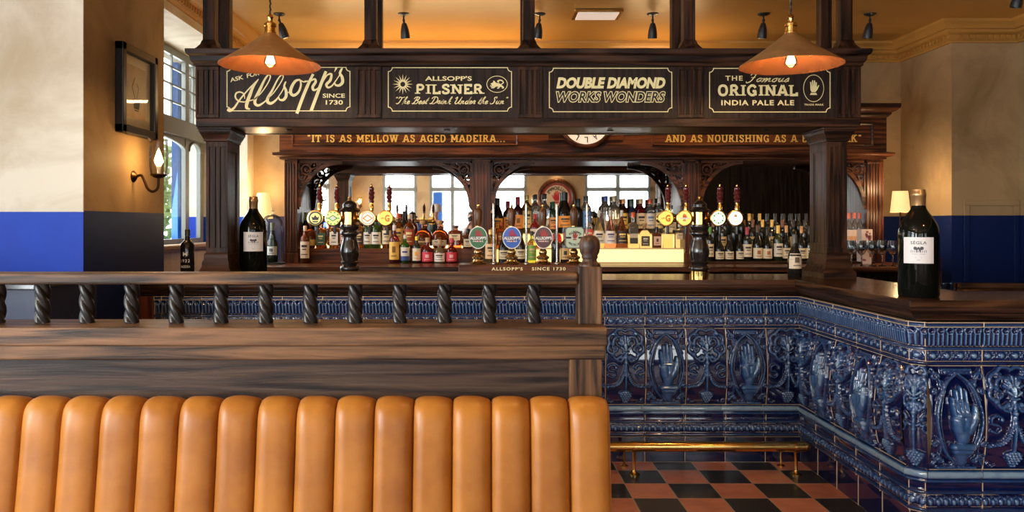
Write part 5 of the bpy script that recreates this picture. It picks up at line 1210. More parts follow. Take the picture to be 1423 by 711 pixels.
for i, (px, py, d, tilt, lab) in enumerate(((388, 18.5, 6.3, .5, 'black ceiling spotlight just behind the flex of the left copper pendant'), (561, 19, 6.3, .15, 'black ceiling spotlight above the pilsner board'),
      (750, 19.5, 6.3, -.2, 'black ceiling spotlight hard against the middle ceiling post'), (907, 20, 6.3, .05, 'black ceiling spotlight right of the flat brass ceiling light'),
      (1061, 20.5, 6.3, -.05, 'black ceiling spotlight just left of the right copper pendant flex'), (1209, 22, 6.3, -.1, 'black ceiling spotlight right of the canopy, beside the stepped cornice'), (1419, -22, 5.4, -.25, 'black ceiling spotlight at the far right edge by the cornice'))):
    p0, ax = ceiling_spot(px, py, d, lab, tilt)
    tgt = (p0.x+tilt*.4, 7.2, 1.9) if i < 5 else (3.15, 6.6, 1.25) if i == 5 else (p0.x-.3, 5.4, 1.0)
    spot('spot_light', p0, tgt, (48, 50, 50, 48, 36, 34, 14)[i], WARM, 75, .7, .03)
# flat brass ceiling fitting
t = thing('ceiling_light', 'flat brass-edged ceiling light with a pale panel, above the canopy middle', 'ceiling light', (X(830, 6.3), 6.3, Hc))
x0, x1 = X(797, 6.25), X(864, 6.25); ya, yb2 = 6.16, 6.42
MB().box(x0, x1, ya, yb2, Hc-.02, Hc).build('brass_plate', 'brass', t, bevel=.004, smooth=0)
MB().box(x0+.03, x1-.03, ya+.025, yb2-.025, Hc-.026, Hc-.019).build('diffuser', plain('pink_white_diffuser', (.9, .78, .72), .4, emit=.35), t, bevel=.002, smooth=0)
# wall sconces with storm glasses
def sconce(wall, side, label, power=14):
    """wall: point on the wall at the rose; side: unit vector out of the wall"""
    wv, sv = Vector(wall), Vector(side)
    t = thing('wall_sconce', label, 'wall lamp', wv)
    MB().lathe([(.036, 0), (.036, .006), (.026, .014), (.014, .024), (0, .026)], wv, 20, axis=sv).build('wall_rose', 'bronze', t)
    arm = catmull([wv+sv*.02, wv+sv*.05+Vector((0,0,.006)), wv+sv*.07+Vector((0,0,-.03)), wv+sv*.09+Vector((0,0,-.075)), wv+sv*.12+Vector((0,0,-.092)), wv+sv*.15+Vector((0,0,-.07)), wv+sv*.156+Vector((0,0,-.012))], 6)
    MB().tube(arm, .0085, 10).build('arm', 'bronze', t)
    g = wv+sv*.156+Vector((0,0,-.012))
    MB().lathe([(.010, 0), (.03, .006), (.048, .018), (.05, .026), (.02, .026)], g, 22).build('gallery', 'bronze', t)
    MB().lathe([(.046, .026), (.050, .04), (.055, .08), (.055, .15), (.052, .215), (.054, .232), (.061, .244)], g, 32, caps=False).build('storm_glass', 'clear', t, smooth=50)
    MB().lathe([(.011, .026), (.011, .075), (.0, .075)], g, 12).build('candle_tube', 'white', t)
    b_ = MB().lathe([(.011, .075), (.023, .098), (.022, .125), (.009, .165), (0, .185)], g, 14).build('bulb', 'bulb', t)
    point('sconce_light', g+Vector((0,0,.115))+sv*.0, power, AMBER, .03)
sconce((-2.12, 4.83, 1.755), (1, 0, 0), 'bronze wall lamp with a clear storm glass on the shaded brown side of the pier', 13)
sconce((-2.9, -4.5, 1.9), (0, 1, 0), 'bronze wall lamp on the street wall behind the camera, seen in the left mirror', 8)
sconce((1.30, -4.5, 1.9), (0, 1, 0), 'bronze wall lamp on the ochre pier behind the camera, seen in the middle mirror', 8)
# table lamps
def table_lamp(x, y, z, hs, label, h=.36, rb=.085, rt=.058, ph=.16, power=9):
    t = thing('table_lamp', label, 'lamp', (x, y, z))
    MB().lathe([(.055, 0), (.055, .008), (.02, .018), (.007, .03), (.007, h-ph*.5), (.011, h-ph*.45), (.011, h-ph*.3)], (x, y, z), 20).build('stand', 'bronze', t)
    MB().lathe([(rb, h-ph), (rt, h), (rt-.003, h), (rb-.003, h-ph)], (x, y, z), 32, caps=False).build('lamp_shade', 'shade', t, smooth=50)
    point('lamp_light', (x, y, z+h+.03), power, WARM, .04)
    point('lamp_light', (x, y, z+h-ph-.02), power*.5, WARM, .03)
table_lamp(X(366, 7.12), 7.12, ZW, 0, 'small lit table lamp behind the large bottle near the left window', h=Z(268, 7.12)-ZW, rb=.085, rt=.055, ph=.23, power=7)
table_lamp(X(1251, 6.75), 6.75, ZW, 0, 'small lit table lamp behind the tall wine bottle on the right', h=Z(265.5, 6.75)-ZW, rb=.078, rt=.060, ph=.18, power=6)
# glass dome and bottle on the back counter by the left window
dx, dy = X(378.5, 6.85), 6.85
t = thing('glass_dome', 'clear glass display dome on a dark tray beside the left table lamp', 'glass dome', (dx, dy, ZW))
MB().lathe([(.112, 0), (.112, .012), (.10, .016), (0, .016)], (dx, dy, ZW), 32).build('tray', 'iron', t)
MB().lathe([(.098, .016), (.098, .32), (.090, .37), (.065, .41), (.03, .428), (.012, .432), (.012, .44), (.017, .452), (.01, .464), (0, .466)], (dx, dy, ZW), 36).build('dome', 'clear', t, smooth=60)
# picture on the pier
t = thing('framed_picture', 'dark framed print with a small cup, on the shaded brown side of the pier', 'picture', (-2.12, 4.83, 2.25))
ya, yb2, za, zb2 = 4.585, 5.085, Z(189, 4.83), Z(69, 4.83); xw = -2.12
m = MB(); fw = .05
m.box(xw, xw+.05, ya, yb2, za, za+fw).box(xw, xw+.05, ya, yb2, zb2-fw, zb2).box(xw, xw+.05, ya, ya+fw, za, zb2).box(xw, xw+.05, yb2-fw, yb2, za, zb2)
m.build('frame', 'iron', t, bevel=.006, smooth=0)
MB().box(xw+.002, xw+.016, ya+fw, yb2-fw, za+fw, zb2-fw).build('mount', noise_mat('aged_paper', (.66, .52, .38), (.80, .68, .52), nscale=5, bump=0), t, smooth=0)
Op, pu = (xw+.0165, (ya+yb2)/2, (za+zb2)/2), (0, 1, 0)
w_, h_ = (yb2-ya)/2-fw, (zb2-za)/2-fw
g = MB(); 
Rv = lambda pts: pts
MB().poly([(-w_*.66,-h_*.74),(w_*.66,-h_*.74),(w_*.66,h_*.74),(-w_*.66,h_*.74)], Op, pu, RZ, .001).build('print', noise_mat('sepia_print', (.42, .25, .14), (.60, .40, .25), nscale=4, bump=0), t, smooth=0, fix=False)
g.poly([(-.05,-.05),(.05,-.05),(.035,-.10),(-.035,-.10)], Op, pu, RZ, .002).poly([(-.06,-.045),(.06,-.045),(.06,-.052),(-.06,-.052)], Op, pu, RZ, .0022).poly([(-.03,-.105),(.03,-.105),(.03,-.112),(-.03,-.112)], Op, pu, RZ, .002).ribbon([(-.02,-.04),(-.06,.03),(-.02,.09)], .006, Op, pu, RZ, .002).ribbon([(.0,-.04),(.03,.03),(.0,.06)], .005, Op, pu, RZ, .002)
g.build('drawing', 'ink', t, smooth=0, fix=False)
MB().box(xw+.024, xw+.026, ya+fw, yb2-fw, za+fw, zb2-fw).build('picture_glass', 'pane', t, smooth=0)
# navy cupboard beside the pier, at the left edge
t = thing('low_cupboard', 'navy cupboard with a pale top at the left edge behind the balusters', 'cupboard', (-2.4, 3.9, 0))
MB().box(-2.9, X(46, 3.62), 3.64, 4.225, 0, 1.165).build('body', plain('navy_paint', (.012, .018, .06), .4), t, bevel=.004, smooth=0)
MB().box(-2.92, X(48, 3.60), 3.60, 4.225, 1.165, 1.19).build('top', plain('dark_glossy_top', (.05, .05, .06), .12), t, bevel=.004, smooth=0)
# ------------------------------------------------------------------ bottles
SHP = {  # (radius factor, height factor) up to the cap, then (cap radius, from, to)
 'spirit': ([(0,0),(.93,0),(1,.015),(1,.60),(.96,.645),(.80,.69),(.45,.735),(.34,.77),(.33,.90)], (.37,.86,1.0), (.10,.56)),
 'tall': ([(0,0),(.93,0),(1,.015),(1,.66),(.90,.71),(.5,.76),(.36,.80),(.35,.92)], (.40,.86,1.0), (.14,.58)),
 'square': ([(0,0),(.95,0),(1,.015),(1,.62),(.93,.66),(.6,.695),(.33,.72),(.32,.88)], (.40,.86,1.0), (.12,.55)),
 'bordeaux': ([(0,0),(.93,0),(1,.01),(1,.60),(.94,.645),(.72,.69),(.46,.73),(.38,.77),(.36,.96)], (.40,.78,1.0), (.13,.50)),
 'burgundy': ([(0,0),(.93,0),(1,.01),(1,.42),(.92,.52),(.72,.61),(.50,.69),(.38,.77),(.35,.96)], (.38,.80,1.0), (.08,.37)),
 'champagne': ([(0,0),(.93,0),(1,.01),(1,.46),(.93,.55),(.74,.64),(.50,.73),(.38,.80),(.36,.96)], (.44,.80,1.0), (.14,.42)),
 'globe': ([(0,0),(.62,0),(.80,.02),(.98,.16),(1,.28),(.96,.44),(.80,.56),(.50,.63),(.26,.67),(.22,.72),(.22,.86)], (.26,.84,1.0), (.10,.30)),
 'squat': ([(0,0),(.95,0),(1,.02),(1,.48),(.95,.55),(.72,.61),(.40,.66),(.34,.70),(.34,.88)], (.40,.82,1.0), (.08,.44)),
 'flared': ([(0,0),(.90,0),(.97,.015),(1,.10),(.95,.30),(.78,.48),(.50,.62),(.28,.74),(.22,.82),(.21,.93)], (.25,.84,1.0), (.12,.45)),
 'jug': ([(0,0),(.92,0),(1,.02),(1,.50),(.92,.60),(.66,.68),(.36,.72),(.32,.86)], (.36,.84,1.0), (.08,.48)),
 'flask': ([(0,0),(.92,0),(1,.015),(1,.70),(.94,.75),(.5,.785),(.30,.80),(.29,.93)], (.38,.88,1.0), (.36,.62)),
}
ROWS = {}
ORD = 'first second third fourth fifth sixth seventh eighth ninth tenth eleventh twelfth thirteenth fourteenth fifteenth sixteenth seventeenth eighteenth nineteenth twentieth'.split()
def bottle(px, ytop, d, z0, shape, wpx, col, trans, cap, lab, desc, name='spirit_bottle', group=None, labrange=None, mark=None, yaw=0, cat='bottle', zt=None):
    prof, cp_, lr = SHP[shape]; lr = labrange or lr
    h = (zt if zt is not None else Z(ytop, d))-z0; r = wpx*d/F/2; x = X(px, d)
    sq = 5 if shape in ('square', 'flask', 'jug') else 0
    rs = .80 if sq else 1
    n = 24
    rot = PI/4
    pr = [(a*r, b_*h) for a, b_ in prof]
    m = MB().lathe(pr, (0, 0, 0), 28 if sq else n, sq=sq, flat=(1, .75) if shape == 'flask' else (1, 1))
    o = m.build(name, glass(col, trans) if trans > 0 else plain('dark_bottle_glass', col, .08, spec=.5), None, smooth=50)
    o.location = (x, d, z0); o.rotation_euler.z = yaw
    tag(o, desc, cat, group)
    cr, c0, c1 = cp_
    if cap:
        if shape == 'globe' or (shape in ('jug', 'squat') and cap == 'cork'):
            cc = paint((.45, .27, .13) if cap == 'cork' else cap, .6); q = MB().lathe([(r*cr*.8, h*c0), (r*cr*.85, h*(c0+.05)), (r*cr*1.35, h*(c0+.055)), (r*cr*1.4, h*.985), (r*cr*1.2, h)], (0,0,0), 16)
        else:
            cc = paint(cap, .3, .3 if max(cap) > .5 and cap[0] > cap[2]*1.8 else 0); q = MB().lathe([(r*cr, h*c0), (r*cr*1.02, h*(c1-.012)), (r*cr*.9, h*c1)], (0,0,0), 18)
        q.build('cap', cc, o, world=False)
    if lab:
        m = MB(); a0, a1 = -PI/2-1.25, -PI/2+1.25; rr = r*1.012
        if sq:
            yy = -r*1.006*(.75 if shape == 'flask' else 1); ww = r*.80; m.add([(-ww, yy, h*lr[0]), (ww, yy, h*lr[0]), (ww, yy, h*lr[1]), (-ww, yy, h*lr[1])], [(0,1,2,3)])
        else:
            k = [p for p in prof]; bz = [p[1] for p in k]; br = [p[0] for p in k]
            rad = lambda f: float(np.interp(f, bz[1:], br[1:]))*r*1.015
            m.lathe([(rad(f), f*h) for f in np.linspace(lr[0], lr[1], 5)], (0,0,0), 14, a0=a0, a1=a1)
        lo_ = m.build('paper_label', paint(lab, .55), o, world=False, fix=False, smooth=50)
        # printed marks: a band and two lines of small type, or a device
        mk = mark or ('lines', (.05, .04, .04) if sum(lab) > 1.0 else (.8, .65, .35))
        g = MB()
        def band(f0, f1, s0, s1, lift=1.03):
            if sq:
                yy = -r*lift*(.75 if shape == 'flask' else 1); ww = r*.80; g.add([(ww*s0, yy, h*f0), (ww*s1, yy, h*f0), (ww*s1, yy, h*f1), (ww*s0, yy, h*f1)], [(0,1,2,3)])
            else: g.lathe([(rad(f0)*lift/1.0, f0*h), (rad(f1)*lift/1.0, f1*h)], (0,0,0), 8, a0=-PI/2+s0*1.1, a1=-PI/2+s1*1.1)
        L0, L1 = lr; H_ = L1-L0
        if mk[0] == 'lines':
            band(L0+H_*.66, L0+H_*.80, -.55, .55); band(L0+H_*.50, L0+H_*.56, -.4, .4); band(L0+H_*.2, L0+H_*.25, -.6, .6)
        elif mk[0] == 'band': band(L0+H_*.38, L0+H_*.66, -.98, .98)
        elif mk[0] == 'device': band(L0+H_*.4, L0+H_*.75, -.3, .3); band(L0+H_*.18, L0+H_*.24, -.5, .5)
        elif mk[0] == 'foot': band(L0, L0+H_*.34, -1.0, 1.0); band(L0+H_*.6, L0+H_*.72, -.5, .5)
        g.build('label_print', paint(mk[1], .5), lo_, world=False, fix=False, smooth=50)
    return o
AM, AM2, RED, DK, GRN, CLR, YEL, PINK = (.85,.30,.05), (.60,.14,.03), (.45,.02,.02), (.012,.012,.010), (.10,.22,.03), (.93,.93,.88), (.95,.72,.22), (.85,.25,.22)
BLK, GOLD, CORK, WHT = (.02,.02,.02), (.75,.52,.2), (.5,.32,.17), (.82,.80,.76)
CRM, ORG = (.80,.68,.48), (.85,.36,.08)
# left bay, on the wooden step
d1 = 7.14; G1 = 'bottles on the step of the left mirror bay'
for b in [
 (414.6, 295, 7.22, 'bordeaux', 11, DK, 0, (.25,.35,.05), (.55,.22,.08), 'dark wine bottle with lime green capsule and rust label, beside the left pilaster'),
 (424.5, 295, 7.22, 'bordeaux', 10, DK, 0, (.25,.35,.05), (.55,.22,.08), 'second dark wine bottle with lime green capsule, behind the small bourbon bottle'),
 (431, 304, d1, 'globe', 17, AM2, .9, BLK, (.65,.45,.12), 'rounded deep amber bottle with a gold medallion under the black crest badge'),
 (447, 306, d1, 'square', 15, AM, .9, BLK, (.03,.10,.07), 'square amber whiskey bottle with dark green label under the two left badges'),
 (465, 304, d1, 'square', 14, AM, .9, BLK, WHT, 'square amber whiskey bottle with white label under the green diamond badge'),
 (477, 300, d1, 'tall', 10, CLR, .9, BLK, (.85,.62,.6), 'clear bottle with pinkish label peeping out left of the black beer column'),
 (499.5, 304, d1, 'tall', 12, AM, .9, BLK, (.05,.03,.03), 'amber bottle with black label peeping out right of the black beer column'),
 (511, 300, d1, 'bordeaux', 12, GRN, .8, BLK, WHT, 'green bottle with white label under the orange diamond badge'),
 (523, 300, d1, 'bordeaux', 13, GRN, .8, (.05,.12,.05), (.82,.82,.80), 'olive green bottle with tall white label left of the letter badge'),
 (537.5, 302, d1, 'tall', 13, AM, .92, BLK, CRM, 'orange amber bottle with cream label under the orange letter badge'),
 (553.5, 296, 7.20, 'spirit', 14, AM, .92, (.62,.10,.05), (.85,.55,.2), 'bright amber bottle with red cap and blue collar behind the yellow-label bottle'),
 (561.5, 293, 7.24, 'spirit', 12, DK, 0, BLK, GOLD, 'black capped dark bottle with gold label beside the red capped amber bottle'),
 (569, 297, d1, 'spirit', 14, AM2, .9, (.7,.6,.5), (.4,.08,.04), 'russet bottle with pale clear neck behind the green gin bottle'),
 (587, 306, d1, 'globe', 21, AM2, .92, 'cork', (.15,.07,.04), 'globe shaped bourbon bottle with stopper behind the yellow capped dark bottle'),
 (610.6, 306, d1, 'globe', 21, AM2, .92, 'cork', (.8,.72,.6), 'globe shaped bourbon bottle with stopper behind the white label bottle'),
 (632, 313, d1, 'flask', 19, AM2, .9, (.08,.03,.02), (.82,.68,.42), 'broad flat-shouldered bourbon bottle with cream label left of the green pump clip'),
 (650, 318, d1, 'jug', 14, (.10,.03,.012), .6, BLK, CRM, 'dark brown jug bottle with cream label just left of the second pilaster')]:
    px, yt, d, shp, w, col, tr, cap, lab, desc = b
    bottle(px, yt, d, 1.245, shp, w, col, tr, cap, lab, desc, group=G1, mark=('device', (.45,.3,.05)) if 'medallion' in desc else None)
# left bay, on the worktop
G2 = 'bottles on the worktop of the left mirror bay'
for px, yt, shp, w, col, tr, cap, lab, mk, desc in [
 (424, 313.5, 'tall', 13, AM2, .9, (.75,.55,.42), (.80,.66,.52), None, 'small bourbon bottle with beige label standing alone by the left pilaster'),
 (548, 312.5, 'spirit', 14, (.30,.03,.05), .85, (.72,.66,.74), (.92,.60,.14), ('device', (.25,.12,.03)), 'ruby bottle with silvery neck and yellow label on the worktop'),
 (563, 326, 'spirit', 13, (.08,.42,.05), .85, (.7,.72,.7), WHT, ('foot', (.04,.08,.32)), 'emerald green gin bottle with white and blue label'),
 (579, 328.5, 'spirit', 12, DK, 0, (.9,.62,.04), (.85,.78,.64), ('device', (.88,.42,.05)), 'dark bottle with yellow cap and orange pictured label'),
 (594, 330, 'squat', 15.5, (.22,.02,.02), .7, CORK, (.62,.04,.07), ('device', (.85,.5,.5)), 'squat dark bottle with red label right of the yellow capped bottle'),
 (610.8, 333, 'squat', 15.5, (.9,.82,.55), .9, CORK, (.82,.79,.72), None, 'squat pale bottle with white label between two red labelled bottles'),
 (627.5, 330.5, 'squat', 15.5, (.22,.02,.02), .7, (.5,.05,.06), (.62,.04,.07), ('device', (.85,.5,.5)), 'squat dark bottle with red label, last before the hand pumps')]:
    bottle(px, yt, 6.98, ZW, shp, w, col, tr, cap, lab, desc, group=G2, mark=mk)
# middle bay: upper step, lower step, worktop
G3 = 'bottles on the upper lit step of the middle bay'
for px, yt, shp, w, col, tr, cap, lab, mk, desc in [
 (691.5, 275, 'champagne', 15, DK, 0, (.12,.12,.13), (.85,.42,.06), None, 'black bottle with orange label on the upper step, first after the green pump clip'),
 (706, 279, 'bordeaux', 13, (.03,.01,.01), 0, (.35,.03,.06), (.7,.3,.08), None, 'dark bottle with maroon capsule behind the blue pump handle'),
 (720, 273, 'bordeaux', 13.5, (.05,.01,.008), 0, (.45,.02,.04), (.88,.36,.10), ('device', (.2,.1,.02)), 'dark wine bottle with crimson capsule and orange label right of the blue clip handle'),
 (732.5, 270, 'tall', 13, YEL, .92, GOLD, (.85,.66,.3), None, 'tall golden bottle behind the second chrome upright'),
 (744, 270, 'tall', 12, CLR, .92, BLK, None, None, 'clear bottle with black cap left of the brown clip handle'),
 (757, 269, 'spirit', 15, CLR, .92, BLK, None, None, 'clear bottle with a wide black top behind the brown clip handle'),
 (768.5, 280, 'bordeaux', 13, (.02,.04,.02), 0, (.02,.12,.06), (.8,.34,.1), None, 'very dark green bottle with green cap beside the champagne bottle'),
 (784.5, 267, 'champagne', 20, DK, 0, (.02,.02,.02), (.88,.38,.08), None, 'big black champagne bottle with orange label between two chrome uprights'),
 (804, 276, 'bordeaux', 13, DK, 0, BLK, None, None, 'plain dark bottle behind the handle of the pale green clip'),
 (815.5, 272, 'tall', 12, CLR, .92, (.04,.05,.03), (.15,.3,.6), None, 'clear bottle with black cap and blue label by the last chrome upright'),
 (842, 272, 'tall', 14.5, CLR, .95, (.06,.10,.35), None, None, 'clear vodka bottle with dark blue cap on the upper step'),
 (853.6, 272, 'spirit', 17, (.85,.72,.55), .85, (.62,.5,.3), None, None, 'frosted beige bottle with tall pale gold cap on the upper step'),
 (866.5, 276, 'tall', 13, (.06,.02,.01), .4, (.78,.34,.12), (.88,.58,.12), None, 'dark bottle with orange cap and yellow label on the upper step'),
 (878.3, 276, 'bordeaux', 13.5, (.02,.025,.05), 0, (.03,.05,.03), None, None, 'midnight dark bottle with black green-rimmed cap on the upper step'),
 (890.5, 276, 'tall', 14, (.40,.02,.04), .8, (.72,.48,.24), (.85,.68,.45), None, 'crimson bottle with tan cap and cream label on the upper step'),
 (903.6, 276.5, 'tall', 13.5, CLR, .92, (.75,.12,.05), (.80,.74,.66), ('lines', (.15,.25,.45)), 'clear bottle with red cap and white pictorial label on the upper step'),
 (916, 275, 'tall', 11.5, CLR, .92, (.8,.72,.6), (.85,.66,.3), None, 'clear bottle with white cap left of the glowing letter badge'),
 (932, 285, 'square', 15, (.62,.66,.5), .9, (.24,.24,.2), CRM, None, 'square greenish bottle with grey cap behind the glowing letter badge')]:
    bottle(px, yt, 7.265, 1.38, shp, w, col, tr, cap, lab, desc, group=G3, mark=mk)
G4 = 'bottles on the lower lit step of the middle bay'
for px, yt, shp, w, col, tr, cap, lab, mk, desc in [
 (683, 296, 'tall', 12.5, AM2, .85, BLK, (.75,.4,.15), None, 'brown bottle with black cap right beside the second pilaster'),
 (696, 308, 'spirit', 13, AM2, .85, (.5,.08,.03), (.35,.1,.04), None, 'deep amber bottle with red-brown cap behind the first chrome upright'),
 (743, 297, 'spirit', 13, (.42,.03,.03), .8, (.45,.03,.04), (.85,.72,.6), None, 'dark red bottle with red cap left of the brown pump clip'),
 (773, 313, 'globe', 16, (.55,.02,.03), .85, (.5,.03,.03), (.55,.05,.05), None, 'round scarlet bottle behind the third chrome upright'),
 (818.5, 300, 'tall', 11, CLR, .9, (.1,.2,.5), (.80,.10,.08), None, 'clear bottle with blue cap and red label behind the ball finial'),
 (832, 292, 'flared', 17, (.95,.80,.50), .93, (.6,.58,.55), (.86,.82,.74), ('lines', (.03,.03,.03)), 'pale flared bottle with tall steel neck on the lower step'),
 (848, 292, 'flared', 17, (.90,.42,.30), .93, (.6,.58,.55), (.84,.80,.78), ('lines', (.12,.10,.25)), 'pinkish flared bottle with tall steel neck on the lower step'),
 (864, 292, 'flared', 17, (.30,.09,.03), .75, (.6,.58,.55), (.04,.03,.03), ('lines', (.85,.62,.2)), 'brown flared bottle with black label and steel neck on the lower step'),
 (879.6, 295, 'square', 14, (.97,.86,.6), .93, (.72,.14,.05), (.07,.06,.05), ('band', (.6,.52,.4)), 'clear square bottle with red cap and black label on the lower step'),
 (895.6, 310, 'jug', 14.5, (.96,.86,.62), .93, 'cork', (.10,.08,.06), ('lines', (.85,.8,.65)), 'stubby clear jug with cork and black label on the lower step'),
 (912.3, 315, 'square', 12.5, (.10,.03,.015), .5, BLK, (.80,.52,.42), ('device', (.1,.06,.05)), 'brown square bottle with pink label on the lower step'),
 (927.6, 305, 'square', 13, (.90,.90,.55), .94, (.45,.48,.3), CRM, ('lines', (.3,.28,.15)), 'pale lemon bottle with cream neck label on the lower step'),
 (944.5, 311, 'flask', 14, (.95,.90,.75), .93, (.8,.7,.5), (.86,.74,.48), ('lines', (.4,.32,.2)), 'clear square-shouldered bottle with buff label at the right end of the lower step')]:
    bottle(px, yt, 7.115, 1.25, shp, w, col, tr, cap, lab, desc, group=G4, mark=mk, labrange=(.56, .72) if 'lemon' in desc else None)
G5 = 'bottles standing behind the hand pumps'
for px, yt, shp, w, col, tr, cap, lab, mk, desc in [
 (682, 319, 'tall', 16, YEL, .93, GOLD, (.88,.62,.34), None, 'golden bottle with peach label between the green clip and the first chrome upright'),
 (700, 322, 'champagne', 15, DK, 0, BLK, (.82,.74,.52), None, 'black bottle with cream oval label left of the blue pump clip'),
 (723.5, 319, 'champagne', 14, (.02,.012,.01), 0, BLK, (.85,.74,.5), None, 'black bottle with cream label between the blue clip and the second chrome upright'),
 (739, 321, 'spirit', 12.5, (.75,.82,.12), .9, (.03,.03,.03), (.25,.50,.08), None, 'yellow liqueur bottle with green label left of the brown pump clip'),
 (772, 322, 'bordeaux', 12, DK, 0, BLK, None, None, 'black wine bottle right behind the third chrome upright'),
 (785, 323, 'bordeaux', 13, (.02,.015,.012), 0, (.3,.1,.1), (.75,.5,.22), ('device', (.05,.04,.03)), 'black bottle with small gold label left of the pale green clip')]:
    bottle(px, yt, 6.97, ZW, shp, w, col, tr, cap, lab, desc, group=G5, mark=mk)
# right bay: three ranks of wine
FR = [(986.6,315,'bordeaux',10.5,(.10,.32,.06),(.8,.66,.42),'dark wine bottle with green capsule beside the right beer column'),
 (999.8,326,'burgundy',12.5,BLK,CRM,'burgundy bottle with cream label, second in the front wine rank'), (1013.2,326,'burgundy',12.5,BLK,CRM,'burgundy bottle with cream label, third in the front wine rank'),
 (1028,325,'burgundy',11.5,BLK,CRM,'burgundy bottle with cream label left of the red capsule bottle'), (1038,315.5,'bordeaux',13,(.42,.04,.06),(.80,.68,.5),'claret bottle with red capsule and high cream label'),
 (1052.5,312.5,'burgundy',13.5,(.1,.05,.03),(.84,.74,.54),'burgundy bottle with a small crest on cream, left of its pair'), (1066,315.5,'burgundy',13.5,BLK,(.84,.74,.54),'burgundy bottle with a small crest on cream, right of its pair'),
 (1081,313,'bordeaux',13,(.85,.55,.12),(.84,.78,.66),'green wine bottle with gold capsule and white label'), (1092.5,313,'burgundy',12,(.55,.3,.14),CRM,'brown tinged bottle with cream label left of the lone bottle on the bar'),
 (1113.5,314,'burgundy',12,(.55,.3,.14),(.82,.68,.44),'dark bottle with cream label just right of the lone bottle on the bar'), (1124.5,314,'burgundy',11,BLK,CRM,'dark bottle with cream label against the right canopy column')]
for px, yt, shp, w, cap, lab, desc in FR:
    bottle(px, yt, 6.96, 1.138, shp, w, DK if 'green wine' not in desc else (.02,.03,.012), 0, cap, lab, desc, 'wine_bottle', 'wine bottles in the front rank', mark=('device', (.5,.18,.06)) if 'crest' in desc else None)
r2 = [991, 1004, 1020, 1046, 1059.5, 1072.5, 1087, 1102, 1118]
for i, px in enumerate(r2):
    gold = i in (4, 5); lab = (.82,.62,.34) if i % 2 else None
    bottle(px, 305, 7.09, 1.20, 'bordeaux', 11, DK, 0, (.8,.5,.14) if gold else (.03,.022,.02) if i % 3 else (.22,.08,.05), lab,
           f"dark wine bottle{' with gold capsule' if gold else ''}, {ORD[i]} from the left in the middle wine rank", 'wine_bottle', 'wine bottles in the middle rank')
r3 = [985, 996.5, 1008, 1019, 1030, 1041, 1055.8, 1066.5, 1077.5, 1089, 1099.5, 1110, 1120]
for i, px in enumerate(r3):
    gold = i in (5, 6)
    bottle(px, 296.5, 7.235, 1.262, 'bordeaux', 9.6, DK, 0, (.85,.52,.12) if gold else (.025,.022,.022), None,
           f"dark wine bottle{' with gold capsule' if gold else ''}, {ORD[i]} from the left in the rear wine rank", 'wine_bottle', 'wine bottles in the rear rank')
# beyond the right column: red capped bottles, cartons, wine glasses
for i, px in enumerate((1179.5, 1187, 1194.5)):
    bottle(px, 295.5, 7.08, 1.20, 'tall', 9.5 if i else 9.5, CLR, .9, (.75,.13,.06), (.85,.66,.55), f'clear bottle with red cap right of the right canopy column, {ORD[i]} of three', group='red capped clear bottles', zt=Z(295.5, 7.08), mark=('band', (.8,.45,.25)))
t = MB().box(-.048, .048, -.045, .045, 0, .30).build('gift_carton', plain('printed_board', (.78, .62, .55), .5), None, bevel=.002, smooth=0, loc=(X(1201.5, 6.90)+.0, 6.91, ZW))
tag(t, 'tall printed bottle carton beside the red capped bottles', 'carton')
t.location.x = X(1203, 6.88); t.location.y = 6.90
g = MB(); rr_ = random.Random(2)
for i in range(16):
    x, z = rr_.uniform(-.042, .02), rr_.uniform(.02, .27); w_, h_ = rr_.uniform(.012, .028), rr_.uniform(.012, .03)
    g.add([(x, -.0462, z), (x+w_, -.0462, z), (x+w_, -.0462, z+h_), (x, -.0462, z+h_)], [(0,1,2,3)])
g.build('carton_print', paint((.35, .09, .10), .5), t, world=False, fix=False, smooth=0)
wg0 = None; gx = [1181, 1195.5, 1210, 1224.5, 1239]
def wineglass():
    o = MB().lathe([(0, 0), (.033, .0), (.033, .002), (.010, .006), (.0045, .012), (.004, .085), (.008, .094), (.024, .108), (.036, .130), (.040, .152), (.038, .180), (.033, .212), (.032, .212), (.037, .180), (.039, .152), (.035, .131), (.023, .110), (.006, .098), (0, .097)], (0,0,0), 24).build('wine_glass', 'crystal', None, smooth=60)
    return o
for row, yd in enumerate((6.43, 6.515, 6.60)):
    for i, px in enumerate(gx):
        if wg0 is None: wg0 = wineglass(); o = wg0
        else: o = wg0.copy(); COL.objects.link(o)
        o.location = (X(px+(row % 2)*7.2, 6.45), yd, ZW)
        tag(o, f'stemmed wine glass, {ORD[i]} from the right column in the {("front", "middle", "rear")[row]} row of glasses', 'wine glass', 'wine glasses on the right end of the back bar')
